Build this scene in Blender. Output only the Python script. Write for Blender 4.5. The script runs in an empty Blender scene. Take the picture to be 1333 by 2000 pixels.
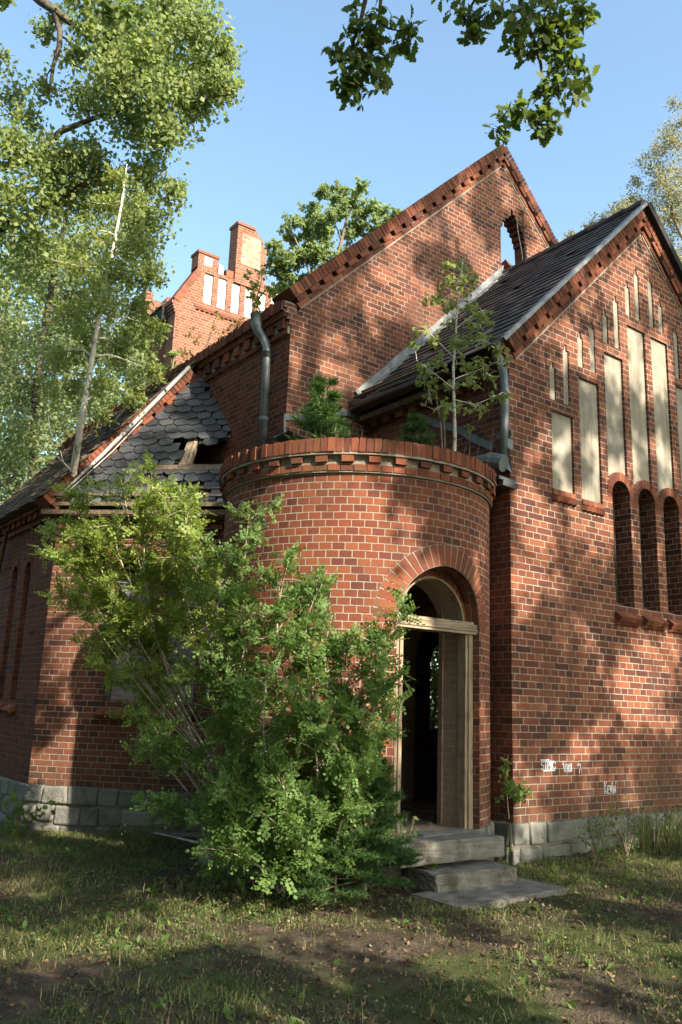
import bpy, bmesh, math, random
import numpy as np
from mathutils import Vector, Matrix
from mathutils.geometry import tessellate_polygon
SC = bpy.context.scene
COL = SC.collection
R = math.radians
random.seed(7)
RNG = np.random.default_rng(7)

# ------------------------------------------------------------------ camera
F_PX, YAW, PITCH, ROLL = 1638.0, R(53.49), R(12.95), R(2.10)
CAM = Vector((-7.02, -6.27, 1.14))
_f = Vector((math.cos(YAW)*math.cos(PITCH), math.sin(YAW)*math.cos(PITCH), math.sin(PITCH)))
_r0 = Vector((math.sin(YAW), -math.cos(YAW), 0))
_u0 = _r0.cross(_f)
_r = _r0*math.cos(ROLL) + _u0*math.sin(ROLL)
_u = _u0*math.cos(ROLL) - _r0*math.sin(ROLL)
cam_d = bpy.data.cameras.new("camera")
cam_d.sensor_fit = 'HORIZONTAL'; cam_d.sensor_width = 36.0
cam_d.lens = F_PX/1333.0*36.0
cam_d.clip_start = 0.05; cam_d.clip_end = 3000
cam = bpy.data.objects.new("camera", cam_d); COL.objects.link(cam)
m = Matrix((( _r.x,_u.x,-_f.x,CAM.x),(_r.y,_u.y,-_f.y,CAM.y),(_r.z,_u.z,-_f.z,CAM.z),(0,0,0,1)))
cam.matrix_world = m
SC.camera = cam

# ------------------------------------------------------------------ light
SUN_EL, SUN_PHI = R(32), R(5)          # sun over -Y, five degrees towards +X
SUN = Vector((math.sin(SUN_PHI)*math.cos(SUN_EL), -math.cos(SUN_PHI)*math.cos(SUN_EL), math.sin(SUN_EL)))
sun_d = bpy.data.lights.new("sun", 'SUN'); sun_d.energy = 5.0; sun_d.angle = R(0.55); sun_d.color = (1.0, 0.89, 0.73)
sun_o = bpy.data.objects.new("sun", sun_d); COL.objects.link(sun_o)
sun_o.rotation_euler = SUN.to_track_quat('Z', 'Y').to_euler()
sun_o.location = (0, -30, 30)
W = bpy.data.worlds.new("World"); SC.world = W; W.use_nodes = True
wn = W.node_tree.nodes; wl = W.node_tree.links
for n in list(wn): wn.remove(n)
sky = wn.new('ShaderNodeTexSky'); sky.sky_type = 'NISHITA'; sky.sun_disc = False
sky.sun_elevation = SUN_EL; sky.sun_rotation = R(180) - SUN_PHI
sky.air_density = 1.0; sky.dust_density = 2.2; sky.ozone_density = 1.0
bg = wn.new('ShaderNodeBackground'); bg.inputs['Strength'].default_value = 0.15
wo = wn.new('ShaderNodeOutputWorld')
wb = wn.new('ShaderNodeMix'); wb.data_type='RGBA'; wb.blend_type='MULTIPLY'; wb.inputs[0].default_value=1.0
wb.inputs[7].default_value=(0.97, 1.06, 0.99, 1)      # white balance of the camera
wl.new(sky.outputs[0], wb.inputs[6]); wl.new(wb.outputs[2], bg.inputs[0]); wl.new(bg.outputs[0], wo.inputs[0])
SC.view_settings.view_transform = 'Standard'; SC.view_settings.look = 'None'
SC.view_settings.exposure = 1.50; SC.view_settings.gamma = 1.0
SC.render.engine = 'CYCLES'
SC.cycles.max_bounces = 6; SC.cycles.diffuse_bounces = 3; SC.cycles.glossy_bounces = 2
SC.cycles.transmission_bounces = 3; SC.cycles.transparent_max_bounces = 4
SC.cycles.use_denoising = True
try: SC.cycles.denoiser = 'OPENIMAGEDENOISE'
except Exception: pass

# ------------------------------------------------------------------ geometry helpers
def at(px, py, zc):
    """world point seen at photo pixel (px,py), zc metres along the view axis"""
    return CAM + _f*zc + _r*((px-666.5)/F_PX*zc) - _u*((py-1000)/F_PX*zc)
def ray(px, py): return _f + _r*((px-666.5)/F_PX) - _u*((py-1000)/F_PX)
def onp(px, py, axis, val):
    d = ray(px, py); return CAM + d*((val-CAM[axis])/d[axis])

def ground_z(x, y):
    xx = np.clip(x, -5.0, 6.0)
    return (-0.415 + np.where(xx<0,0.014*xx,0.046*xx) - np.where(xx<0,0.017,0.0)*np.clip(y,0,6) + 0.02*np.exp(-((x+1.1)**2+(y+1.0)**2)/1.1)
            + 0.018*np.sin(1.7*x+0.6*y) + 0.014*np.sin(2.9*y-1.1*x+1) + 0.008*np.sin(6.1*x+4.3*y))
def gz(x, y): return float(ground_z(np.float64(x), np.float64(y)))

def link(o, parent=None):
    COL.objects.link(o)
    if parent is not None: o.parent = parent
    return o
def thing(name, label, cat, loc=(0,0,0), group=None):
    o = bpy.data.objects.new(name, None); COL.objects.link(o); o.location = loc
    o.empty_display_size = 0.2
    o['label'] = label; o['category'] = cat
    if group: o['group'] = group
    return o
def tag(o, label, cat, group=None):
    o['label'] = label; o['category'] = cat
    if group: o['group'] = group
    return o

class MB:
    """collects polygons (world space), each with uv and material slot, and links them as ONE mesh"""
    def __init__(s): s.v=[]; s.f=[]; s.uv=[]; s.m=[]
    def poly(s, pts, uvs=None, mi=0):
        b=len(s.v); s.v += [tuple(p) for p in pts]; s.f.append(tuple(range(b, b+len(pts))))
        s.uv.append(uvs if uvs is not None else [(0,0)]*len(pts)); s.m.append(mi)
    def frame_box(s, O, a, b, c, ra, rb, rc, mi=0, jit=0.0, uvo=(0,0)):
        """box in frame O + a*x + b*y + c*z over the three ranges; uv in metres"""
        P=[]
        for z in rc:
            for y in rb:
                for x in ra:
                    p=O+a*x+b*y+c*z
                    if jit: p=p+Vector((random.uniform(-jit,jit),random.uniform(-jit,jit),random.uniform(-jit,jit)))
                    P.append(p)
        base=len(s.v); s.v += [tuple(p) for p in P]
        la,lb,lc=ra[1]-ra[0],rb[1]-rb[0],rc[1]-rc[0]
        u0,v0=uvo
        Q=[((0,2,3,1),[(0,0),(0,lb),(la,lb),(la,0)]),((4,5,7,6),[(0,0),(la,0),(la,lb),(0,lb)]),
           ((0,1,5,4),[(0,0),(la,0),(la,lc),(0,lc)]),((2,6,7,3),[(0,0),(0,lc),(la,lc),(la,0)]),
           ((0,4,6,2),[(0,0),(lc,0),(lc,lb),(0,lb)]),((1,3,7,5),[(0,0),(0,lb),(lc,lb),(lc,0)])]
        flip = a.cross(b).dot(c) < 0
        for q,uv in Q:
            if flip: q=q[::-1]; uv=uv[::-1]
            s.f.append(tuple(base+i for i in q)); s.uv.append([(x+u0,y+v0) for x,y in uv]); s.m.append(mi)
    def box(s, x, y, z, mi=0, jit=0.0):
        s.frame_box(Vector((0,0,0)),Vector((1,0,0)),Vector((0,1,0)),Vector((0,0,1)),x,y,z,mi,jit,(x[0],z[0]))
    def wall(s, O, u, v, n, outer, holes=(), depth=0.3, mi=0, rmi=None, back=True, bmi=None, rim=True):
        """planar wall with holes: front faces n at O, reveals of the holes, back and rim at -n*depth"""
        rmi = mi if rmi is None else rmi; bmi = mi if bmi is None else bmi
        loops=[list(outer)]+[list(h) for h in holes]
        flat=[q for L in loops for q in L]
        tri=tessellate_polygon([[Vector((a,b,0)) for a,b in L] for L in loops])
        for t in tri:
            t=list(t)
            A,B,C_=[Vector((flat[i][0],flat[i][1],0)) for i in t]
            ar=(B-A).cross(C_-A).z
            if abs(ar)<1e-9: continue
            if ar*u.cross(v).dot(n)<0: t=t[::-1]
            s.poly([O+u*flat[i][0]+v*flat[i][1] for i in t],[flat[i] for i in t],mi)
            if back: s.poly([O+u*flat[i][0]+v*flat[i][1]-n*depth for i in t[::-1]],[flat[i] for i in t[::-1]],bmi)
        for k,L in enumerate(loops):
            if k==0 and not rim: continue
            ar=sum(L[i][0]*L[(i+1)%len(L)][1]-L[(i+1)%len(L)][0]*L[i][1] for i in range(len(L)))
            LL = L if (ar>0)==(k>0) else L[::-1]
            acc=0
            for i in range(len(LL)):
                p,q=LL[i],LL[(i+1)%len(LL)]
                d=math.hypot(q[0]-p[0],q[1]-p[1])
                pts=[O+u*p[0]+v*p[1],O+u*q[0]+v*q[1],O+u*q[0]+v*q[1]-n*depth,O+u*p[0]+v*p[1]-n*depth]
                if abs(q[0]-p[0])<abs(q[1]-p[1])*0.7: uv=[(0.065,p[1]),(0.065,q[1]),(depth+.065,q[1]),(depth+.065,p[1])]
                else: uv=[(acc,0),(acc+d,0),(acc+d,depth),(acc,depth)]
                if u.cross(v).dot(n)<0: pts=pts[::-1]; uv=uv[::-1]
                s.poly(pts,uv,rmi if k>0 else mi); acc+=d
    def tube(s, pts, rad, sides=8, mi=0, cap=True):
        pts=[Vector(p) for p in pts]
        if not hasattr(rad,'__len__'): rad=[rad]*len(pts)
        rings=[]; up=Vector((0.3,0.2,1)).normalized()
        L=0
        for i,p in enumerate(pts):
            t=(pts[min(i+1,len(pts)-1)]-pts[max(i-1,0)])
            if t.length<1e-9: t=Vector((0,0,1))
            t.normalize()
            a=t.cross(up)
            if a.length<1e-3: a=t.cross(Vector((1,0,0)))
            a.normalize(); b=t.cross(a); up=-b if False else up
            if i>0: L+=(p-pts[i-1]).length
            base=len(s.v)
            for k in range(sides):
                th=2*math.pi*k/sides
                s.v.append(tuple(p+a*(rad[i]*math.cos(th))+b*(rad[i]*math.sin(th))))
            rings.append((base,L))
        for (b0,l0),(b1,l1) in zip(rings,rings[1:]):
            for k in range(sides):
                k2=(k+1)%sides
                s.f.append((b0+k,b0+k2,b1+k2,b1+k)); s.m.append(mi)
                s.uv.append([(k*.05,l0),(k*.05+.05,l0),(k*.05+.05,l1),(k*.05,l1)])
        if cap:
            for b,_ in (rings[0],rings[-1]):
                s.f.append(tuple(b+k for k in range(sides))); s.uv.append([(0,0)]*sides); s.m.append(mi)
    def build(s, name, mats, parent=None, smooth=False, bevel=0.0, recalc=False):
        me=bpy.data.meshes.new(name); me.from_pydata(s.v,[],s.f)
        if not isinstance(mats,(list,tuple)): mats=[mats]
        for mm in mats: me.materials.append(mm)
        uvl=me.uv_layers.new(name='uv')
        flat=np.array([c for f in s.uv for q in f for c in q],dtype=np.float32)
        uvl.data.foreach_set('uv',flat)
        me.polygons.foreach_set('material_index',np.array(s.m,dtype=np.int32))
        if smooth: me.polygons.foreach_set('use_smooth',np.ones(len(s.f),dtype=bool))
        if recalc:
            bm=bmesh.new(); bm.from_mesh(me); bmesh.ops.recalc_face_normals(bm,faces=bm.faces); bm.to_mesh(me); bm.free()
        me.update()
        o=bpy.data.objects.new(name,me); link(o,parent)
        if bevel:
            md=o.modifiers.new('bevel','BEVEL'); md.width=bevel; md.segments=2; md.limit_method='ANGLE'
        return o

def np_mesh(name, V, Fc, mats, parent=None, smooth=False, mi=None):
    """V (N,3), Fc (M,k) -> object"""
    me=bpy.data.meshes.new(name); k=Fc.shape[1]; M=len(Fc)
    me.vertices.add(len(V)); me.vertices.foreach_set('co',np.ascontiguousarray(V,dtype=np.float32).ravel())
    me.loops.add(M*k); me.loops.foreach_set('vertex_index',np.ascontiguousarray(Fc,dtype=np.int32).ravel())
    me.polygons.add(M)
    me.polygons.foreach_set('loop_start',np.arange(0,M*k,k,dtype=np.int32))
    me.polygons.foreach_set('loop_total',np.full(M,k,dtype=np.int32))
    if smooth: me.polygons.foreach_set('use_smooth',np.ones(M,dtype=bool))
    if not isinstance(mats,(list,tuple)): mats=[mats]
    for mm in mats: me.materials.append(mm)
    if mi is not None: me.polygons.foreach_set('material_index',np.ascontiguousarray(mi,dtype=np.int32))
    me.update(calc_edges=True); me.validate()
    o=bpy.data.objects.new(name,me); return link(o,parent)

X_,Y_,Z_=Vector((1,0,0)),Vector((0,1,0)),Vector((0,0,1))
O_=Vector((0,0,0))
def arch(xl,xr,z0,zs,n=12):
    """outline of a round-headed opening: base z0, springing zs"""
    r=(xr-xl)/2; c=(xl+xr)/2
    return [(xl,z0),(xr,z0)]+[(c+r*math.cos(math.pi*k/n),zs+r*math.sin(math.pi*k/n)) for k in range(n+1)]
def rect(x0,x1,z0,z1): return [(x0,z0),(x1,z0),(x1,z1),(x0,z1)]

# ------------------------------------------------------------------ materials
class NT:
    def __init__(s,name):
        s.mat=bpy.data.materials.new(name); s.mat.use_nodes=True
        s.t=s.mat.node_tree; s.n=s.t.nodes; s.l=s.t.links
        for n in list(s.n): s.n.remove(n)
        s.out=s.n.new('ShaderNodeOutputMaterial')
    def new(s,typ,**kw):
        n=s.n.new(typ)
        for k,v in kw.items(): setattr(n,k,v)
        return n
    def set(s,sock,v):
        if hasattr(v,'is_output') or isinstance(v,bpy.types.NodeSocket): s.l.new(v,sock)
        else: sock.default_value=v
    def math(s,op,a,b=None,c=None):
        n=s.new('ShaderNodeMath',operation=op); s.set(n.inputs[0],a)
        if b is not None: s.set(n.inputs[1],b)
        if c is not None: s.set(n.inputs[2],c)
        return n.outputs[0]
    def noise(s,vec,scale,detail=3,rough=.55,dim='3D'):
        n=s.new('ShaderNodeTexNoise',noise_dimensions=dim)
        if vec is not None: s.l.new(vec,n.inputs['Vector'])
        n.inputs['Scale'].default_value=scale; n.inputs['Detail'].default_value=detail; n.inputs['Roughness'].default_value=rough
        return n.outputs['Fac']
    def ramp(s,fac,stops,interp='LINEAR'):
        n=s.new('ShaderNodeValToRGB'); cr=n.color_ramp; cr.interpolation=interp
        while len(cr.elements)<len(stops): cr.elements.new(0.5)
        for e,(p,c) in zip(cr.elements,stops): e.position=p; e.color=(*c,1)
        s.l.new(fac,n.inputs[0]); return n.outputs[0]
    def mix(s,fac,a,b,blend='MIX'):
        n=s.new('ShaderNodeMix',data_type='RGBA',blend_type=blend)
        s.set(n.inputs[0],fac)
        for i,x in ((6,a),(7,b)):
            if isinstance(x,tuple): n.inputs[i].default_value=(*x,1) if len(x)==3 else x
            else: s.l.new(x,n.inputs[i])
        return n.outputs[2]
    def maprange(s,v,a,b,c=0.,d=1.,smooth=True):
        n=s.new('ShaderNodeMapRange'); n.interpolation_type='SMOOTHSTEP' if smooth else 'LINEAR'
        s.set(n.inputs[0],v); n.inputs[1].default_value=a; n.inputs[2].default_value=b; n.inputs[3].default_value=c; n.inputs[4].default_value=d
        return n.outputs[0]
    def pos(s): return s.new('ShaderNodeNewGeometry').outputs['Position']
    def island(s): return s.new('ShaderNodeNewGeometry').outputs['Random Per Island']
    def bump(s,h,strength=.5,dist=.01):
        n=s.new('ShaderNodeBump'); n.inputs['Strength'].default_value=strength; n.inputs['Distance'].default_value=dist
        s.l.new(h,n.inputs['Height']); return n.outputs[0]
    def surf(s,color,rough=.8,normal=None,spec=.3,metal=0.,trans=None):
        b=s.new('ShaderNodeBsdfPrincipled')
        if isinstance(color,tuple): b.inputs['Base Color'].default_value=(*color,1)
        else: s.l.new(color,b.inputs['Base Color'])
        s.set(b.inputs['Roughness'],rough); b.inputs['Specular IOR Level'].default_value=spec; b.inputs['Metallic'].default_value=metal
        if normal is not None: s.l.new(normal,b.inputs['Normal'])
        sh=b.outputs[0]
        if trans is not None:
            tcol,tf=trans
            t=s.new('ShaderNodeBsdfTranslucent')
            if isinstance(tcol,tuple): t.inputs[0].default_value=(*tcol,1)
            else: s.l.new(tcol,t.inputs[0])
            mx=s.new('ShaderNodeMixShader'); mx.inputs[0].default_value=tf
            s.l.new(sh,mx.inputs[1]); s.l.new(t.outputs[0],mx.inputs[2]); sh=mx.outputs[0]
        s.l.new(sh,s.out.inputs[0]); return s.mat

BRICK=[(0.0,(.045,.022,.020)),(.16,(.075,.032,.026)),(.34,(.120,.045,.029)),(.58,(.170,.060,.034)),(.80,(.215,.080,.044)),(.94,(.26,.108,.058)),(1.0,(.19,.088,.058))]
MORTAR=(.30,.265,.215)
def brick_mat(name, mode='cross', ramp=BRICK, mortar=MORTAR, tint=None, joint=.0053, course=.077, head=.13, weather=1.0):
    s=NT(name)
    uv=s.new('ShaderNodeUVMap').outputs[0]
    sep=s.new('ShaderNodeSeparateXYZ'); s.l.new(uv,sep.inputs[0]); u,v=sep.outputs[0],sep.outputs[1]
    P=s.pos()
    wob=s.noise(P,9.0,2)
    wob=s.math('MULTIPLY',s.math('SUBTRACT',wob,.5),.010)
    v=s.math('ADD',v,wob)
    rv=s.math('DIVIDE',v,course); row=s.math('FLOOR',rv); fv=s.math('SUBTRACT',rv,row)
    par=s.math('FLOORED_MODULO',row,2.0)
    if mode=='cross':
        Wd=s.math('MULTIPLY_ADD',par,head,head)
        q=s.math('FLOORED_MODULO',s.math('FLOOR',s.math('DIVIDE',row,2.0)),2.0)
        off=s.math('MULTIPLY',par,s.math('MULTIPLY_ADD',q,head,head*.5))
    else:
        Wd=head; off=s.math('MULTIPLY',par,head*.5)
    rr=s.new('ShaderNodeTexWhiteNoise',noise_dimensions='1D'); s.l.new(row,rr.inputs['W'])
    off=s.math('ADD',off,s.math('MULTIPLY',rr.outputs[0],.022))
    t=s.math('DIVIDE',s.math('ADD',u,off),Wd); col=s.math('FLOOR',t); fu=s.math('SUBTRACT',t,col)
    du=s.math('MULTIPLY',s.math('MINIMUM',fu,s.math('SUBTRACT',1.0,fu)),Wd)
    dv=s.math('MULTIPLY',s.math('MINIMUM',fv,s.math('SUBTRACT',1.0,fv)),course)
    d=s.math('SMOOTH_MIN',du,dv,.006)
    n1=s.noise(P,55,2); n2=s.noise(P,14,3)
    d=s.math('ADD',d,s.math('MULTIPLY',s.math('SUBTRACT',n1,.5),.005))
    d=s.math('ADD',d,s.math('MULTIPLY',s.math('SUBTRACT',n2,.5),.004))
    mask=s.maprange(d,joint-.0018,joint+.0015)
    cx=s.new('ShaderNodeCombineXYZ'); s.l.new(row,cx.inputs[0]); s.l.new(col,cx.inputs[1])
    wn_=s.new('ShaderNodeTexWhiteNoise',noise_dimensions='2D'); s.l.new(cx.outputs[0],wn_.inputs['Vector'])
    rnd=wn_.outputs['Value']
    big=s.noise(P,.9,4,.6)
    f=s.math('ADD',s.math('MULTIPLY',rnd,.72),s.math('MULTIPLY',big,.46))
    f=s.math('ADD',f,s.math('MULTIPLY_ADD',s.noise(P,38,3),.30,-.26))
    c=s.ramp(f,ramp)
    fine=s.noise(P,160,3,.7)
    c=s.mix(s.maprange(fine,.30,.62,.50,0.0),c,(.09,.035,.025))
    c=s.mix(s.maprange(wn_.outputs['Value'],.988,.990,0,.75),c,(.03,.02,.016))
    c=s.mix(s.maprange(s.noise(P,24,4,.7),.62,.74,0,.55),c,(.31,.15,.085))
    # missing / dark joints here and there, lime bloom patches
    mj=s.maprange(s.noise(P,3.1,4),.54,.66)
    mc=s.mix(s.math('MULTIPLY',mj,.75),mortar,(.16,.12,.09))
    mc=s.mix(s.maprange(s.noise(P,42,2),.35,.7,0,.45),mc,(.27,.22,.17))
    c=s.mix(mask,mc,c)
    if weather:
        soot=s.maprange(s.noise(P,.55,5,.65),.46,.70,0,.50*weather)
        c=s.mix(soot,c,(.075,.042,.032))
        lime=s.maprange(s.noise(P,1.3,5,.7),.64,.76,0,.26*weather)
        c=s.mix(lime,c,(.27,.21,.17))
        mp=s.new('ShaderNodeMapping'); s.l.new(P,mp.inputs[0]); mp.inputs['Scale'].default_value=(3.2,3.2,.32)
        run=s.maprange(s.noise(mp.outputs[0],1.0,5,.65),.52,.74,0,.50*weather)
        c=s.mix(run,c,(.055,.036,.030))
        sp=s.new('ShaderNodeSeparateXYZ'); s.l.new(P,sp.inputs[0])
        damp=s.math('MULTIPLY',s.maprange(s.math('ADD',sp.outputs[2],s.math('MULTIPLY',s.noise(P,2.0,3),.9)),.35,1.25,1,0),.42*weather)
        c=s.mix(damp,c,(.062,.048,.034))
    if tint: c=s.mix(tint[0],c,tint[1])
    h=s.math('ADD',s.math('MULTIPLY',mask,1.0),s.math('MULTIPLY',fine,.25))
    return s.surf(c,rough=s.maprange(rnd,0,1,.85,.97),normal=s.bump(h,.75,.008),spec=.06)
def unit_mat(name, ramp=BRICK, dirt=.25, dirtc=(.10,.065,.04)):
    """single moulded bricks, one tone per island"""
    s=NT(name); P=s.pos()
    f=s.math('ADD',s.math('MULTIPLY',s.island(),.7),s.math('MULTIPLY',s.noise(P,1.2,3),.38))
    f=s.math('ADD',f,s.math('MULTIPLY_ADD',s.noise(P,38,3),.30,-.22))
    c=s.ramp(f,ramp); fine=s.noise(P,150,3,.7)
    c=s.mix(s.maprange(fine,.3,.62,.45,0),c,(.10,.04,.03))
    c=s.mix(s.maprange(s.noise(P,2.2,4,.6),.48,.7,0,dirt*1.6),c,dirtc)
    return s.surf(c,rough=.92,normal=s.bump(fine,.4,.004),spec=.08)
def plain(name,c1,c2,scale=6,rough=.85,detail=4,bump=.3,bd=.005,spec=.3,metal=0.,fine=60,island=0.0,stain=None):
    s=NT(name); P=s.pos()
    f=s.noise(P,scale,detail,.6)
    if island: f=s.math('ADD',s.math('MULTIPLY',f,1-island),s.math('MULTIPLY',s.island(),island))
    c=s.ramp(f,[(.28,c1),(.72,c2)])
    if stain: c=s.mix(s.maprange(s.noise(P,stain[1],5,.65),.5,.68,0,stain[2]),c,stain[0])
    h=s.noise(P,fine,4,.6)
    return s.surf(c,rough=rough,normal=s.bump(h,bump,bd),spec=spec,metal=metal)
def wood_mat(name,c1,c2,axis=2):
    s=NT(name); P=s.pos()
    mp=s.new('ShaderNodeMapping'); s.l.new(P,mp.inputs[0])
    sc=[38,38,38]; sc[axis]=2.2; mp.inputs['Scale'].default_value=sc
    f=s.noise(mp.outputs[0],1.0,4,.6)
    c=s.ramp(f,[(.30,c1),(.68,c2)])
    c=s.mix(s.maprange(s.noise(P,7,3),.5,.7,0,.45),c,(c1[0]*.5,c1[1]*.5,c1[2]*.5))
    return s.surf(c,rough=.85,normal=s.bump(f,.5,.006),spec=.2)
def leaf_mat(name,stops,tcol,tf=.42,rough=.55,spec=.28):
    s=NT(name); P=s.pos()
    f=s.math('ADD',s.math('MULTIPLY',s.island(),.75),s.math('MULTIPLY',s.noise(P,1.1,2),.25))
    c=s.ramp(f,stops)
    t=s.mix(.55,c,tcol)
    return s.surf(c,rough=rough,spec=spec,trans=(t,tf))

M={}
M['brick']=brick_mat('brick_bond')
M['brick_round']=brick_mat('brick_header_bond','head',ramp=[(0.0,(.075,.031,.027)),(.14,(.115,.039,.029)),(.34,(.165,.051,.031)),(.6,(.205,.064,.034)),(.85,(.24,.083,.042)),(1,(.265,.105,.058))],weather=.8)
M['brick_tower']=brick_mat('brick_tower',ramp=[(0,(.14,.055,.036)),(.4,(.21,.080,.048)),(1,(.265,.115,.068))],weather=.4)
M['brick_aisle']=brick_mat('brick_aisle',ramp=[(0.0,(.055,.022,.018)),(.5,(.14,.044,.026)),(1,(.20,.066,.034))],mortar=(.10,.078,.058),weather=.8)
M['brick_inner']=brick_mat('brick_inner',mortar=(.30,.25,.2),tint=(.55,(.46,.37,.27)),weather=.6)  # pale tint: old paint, lightened further in place of light bounced into the doorway
M['brick_shaded']=brick_mat('brick_shady',ramp=[(0.0,(.065,.028,.024)),(.5,(.15,.052,.032)),(1,(.22,.075,.04))],mortar=(.15,.13,.10),weather=1.0)  # darker copy of the bond; shade of sunless walls is put into the colour
M['unit']=unit_mat('moulded_brick')
M['unit_round']=unit_mat('porch_moulded_brick',ramp=[(0,(.085,.032,.027)),(.3,(.155,.051,.032)),(.65,(.205,.067,.037)),(1,(.25,.098,.052))],dirt=.30,dirtc=(.08,.065,.03))
M['unit_tower']=unit_mat('tower_moulded_brick',ramp=[(0,(.15,.06,.04)),(1,(.25,.105,.064))],dirt=.2)
M['mortar']=plain('mortar',(.17,.145,.115),(.30,.265,.215),20,.95)
def plaster_mat():
    s=NT('niche_plaster'); P=s.pos()
    c=s.ramp(s.noise(P,4,5,.65),[(.28,(.185,.163,.128)),(.72,(.305,.275,.222))])
    mp=s.new('ShaderNodeMapping'); s.l.new(P,mp.inputs[0]); mp.inputs['Scale'].default_value=(9,9,.55)
    c=s.mix(s.maprange(s.noise(mp.outputs[0],1.0,4,.6),.48,.72,0,.6),c,(.12,.105,.075))
    c=s.mix(s.maprange(s.noise(P,1.3,4,.6),.52,.70,0,.55),c,(.34,.32,.275))
    c=s.mix(s.maprange(s.noise(P,30,4,.7),.60,.70,0,.5),c,(.11,.09,.065))
    vo=s.new('ShaderNodeTexVoronoi',feature='DISTANCE_TO_EDGE'); s.l.new(P,vo.inputs['Vector']); vo.inputs['Scale'].default_value=1.7
    d=s.math('ADD',vo.outputs[0],s.math('MULTIPLY',s.math('SUBTRACT',s.noise(P,14,3),.5),.06))
    crack=s.math('MULTIPLY',s.maprange(s.math('ABSOLUTE',d),.0,.008,1,0),s.maprange(s.noise(P,1.1,2),.5,.6))
    c=s.mix(crack,c,(.05,.04,.03))
    return s.surf(c,rough=.93,normal=s.bump(s.noise(P,50,4,.6),.4,.005),spec=.2)
M['plaster']=plaster_mat()
M['plaster_white']=plain('tower_plaster',(.58,.555,.50),(.70,.68,.63),4,.9)
M['render_in']=plain('old_inner_render',(.20,.13,.09),(.42,.33,.25),4,.95,stain=((.30,.11,.06),3.0,.8))
M['whitebrick']=brick_mat('whitewashed_brick','cross',ramp=[(0,(.30,.255,.265)),(1,(.44,.40,.405))],mortar=(.25,.215,.215),weather=.6)
M['stone']=plain('plinth_stone',(.085,.085,.075),(.185,.18,.16),6,.92,bump=.9,bd=.02,fine=20,island=.35,stain=((.055,.062,.035),2.4,.8))
M['stone_joint']=plain('plinth_joint',(.10,.09,.075),(.20,.18,.15),14,.95)
M['concrete']=plain('step_stone',(.10,.092,.08),(.20,.185,.16),6,.94,bump=.9,bd=.016,fine=34,stain=((.055,.05,.035),2.8,.85))
M['slate']=plain('slate',(.022,.024,.030),(.058,.061,.070),3,.55,bump=.35,bd=.004,fine=35,island=.6,spec=.45,stain=((.075,.075,.06),5.0,.5))
M['tile']=plain('roof_tile',(.026,.023,.023),(.085,.060,.050),3,.75,bump=.4,bd=.006,island=.65,stain=((.05,.055,.04),1.5,.6))
M['tile_moss']=plain('mossy_roof_tile',(.050,.042,.036),(.13,.09,.065),3,.9,bump=.5,bd=.01,island=.55,stain=((.11,.105,.035),2.2,.85))
M['felt']=plain('dark_roof_lining',(.012,.011,.010),(.03,.026,.022),6,.9)
M['zinc']=plain('weathered_zinc',(.075,.09,.095),(.17,.19,.195),5,.5,bump=.1,bd=.002,spec=.5,metal=.35,stain=((.07,.07,.06),2.5,.6))
M['zinc_light']=plain('pale_zinc',(.11,.115,.12),(.24,.245,.25),6,.55,bump=.15,bd=.003,spec=.5,metal=.3,stain=((.30,.31,.31),3.0,.6))
M['bitumen']=plain('bitumen_felt',(.02,.021,.024),(.06,.062,.068),5,.4,spec=.5)
M['wood']=wood_mat('weathered_oak_post',(.15,.108,.072),(.32,.252,.18),2)
M['wood_x']=wood_mat('weathered_oak_beam',(.14,.102,.07),(.34,.27,.195),0)
M['wood_dark']=wood_mat('rotten_beam',(.06,.042,.028),(.20,.15,.10),0)
M['wood_pale']=wood_mat('pale_rotten_wood',(.20,.14,.09),(.50,.40,.29),2)
M['winframe']=plain('window_frame_paint',(.055,.062,.055),(.11,.115,.10),12,.7)
M['glass']=plain('dirty_glass',(.012,.013,.013),(.03,.032,.03),5,.25,bump=.02,spec=.6)
M['rust']=plain('rusty_iron',(.06,.03,.02),(.16,.07,.04),20,.85)
M['cable']=plain('grey_cable',(.22,.23,.22),(.36,.37,.35),9,.6)
M['soil_roof']=plain('roof_soil',(.05,.04,.028),(.12,.10,.06),9,.98)
M['floor_in']=plain('rubble_floor',(.10,.085,.07),(.24,.20,.17),7,.97,bump=.8,bd=.02)
M['paint']=plain('white_spray_paint',(.30,.33,.38),(.58,.61,.68),60,.85,stain=((.14,.07,.05),55,.8))
M['bark']=plain('grey_bark',(.055,.045,.035),(.14,.12,.09),9,.95,bump=1.0,bd=.02,fine=30)
M['bark_pale']=plain('pale_bark',(.26,.21,.16),(.46,.40,.32),9,.9,bump=.5,bd=.008,fine=22,stain=((.10,.08,.06),7,.6))
M['bark_birch']=plain('birch_bark',(.50,.46,.40),(.72,.68,.60),6,.8,bump=.3,bd=.004,stain=((.07,.06,.05),9,.85))
M['twig']=plain('twig',(.10,.075,.05),(.22,.17,.12),12,.9)
M['twig_pale']=plain('pale_twig',(.24,.20,.14),(.42,.36,.27),12,.9)
M['lf_poplar']=leaf_mat('poplar_leaf',[(0,(.11,.155,.055)),(.5,(.185,.235,.085)),(.93,(.27,.315,.13)),(1,(.40,.33,.07))],(.48,.58,.13),tf=0.46)
M['lf_poplar_pale']=leaf_mat('pale_poplar_leaf',[(0,(.12,.165,.075)),(.5,(.20,.25,.12)),(1,(.31,.35,.18))],(.46,.54,.16),tf=0.46)
M['lf_birch']=leaf_mat('birch_leaf',[(0,(.12,.165,.042)),(.6,(.20,.25,.07)),(.95,(.28,.31,.09)),(1,(.42,.33,.07))],(.50,.56,.10),tf=0.45)
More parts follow.
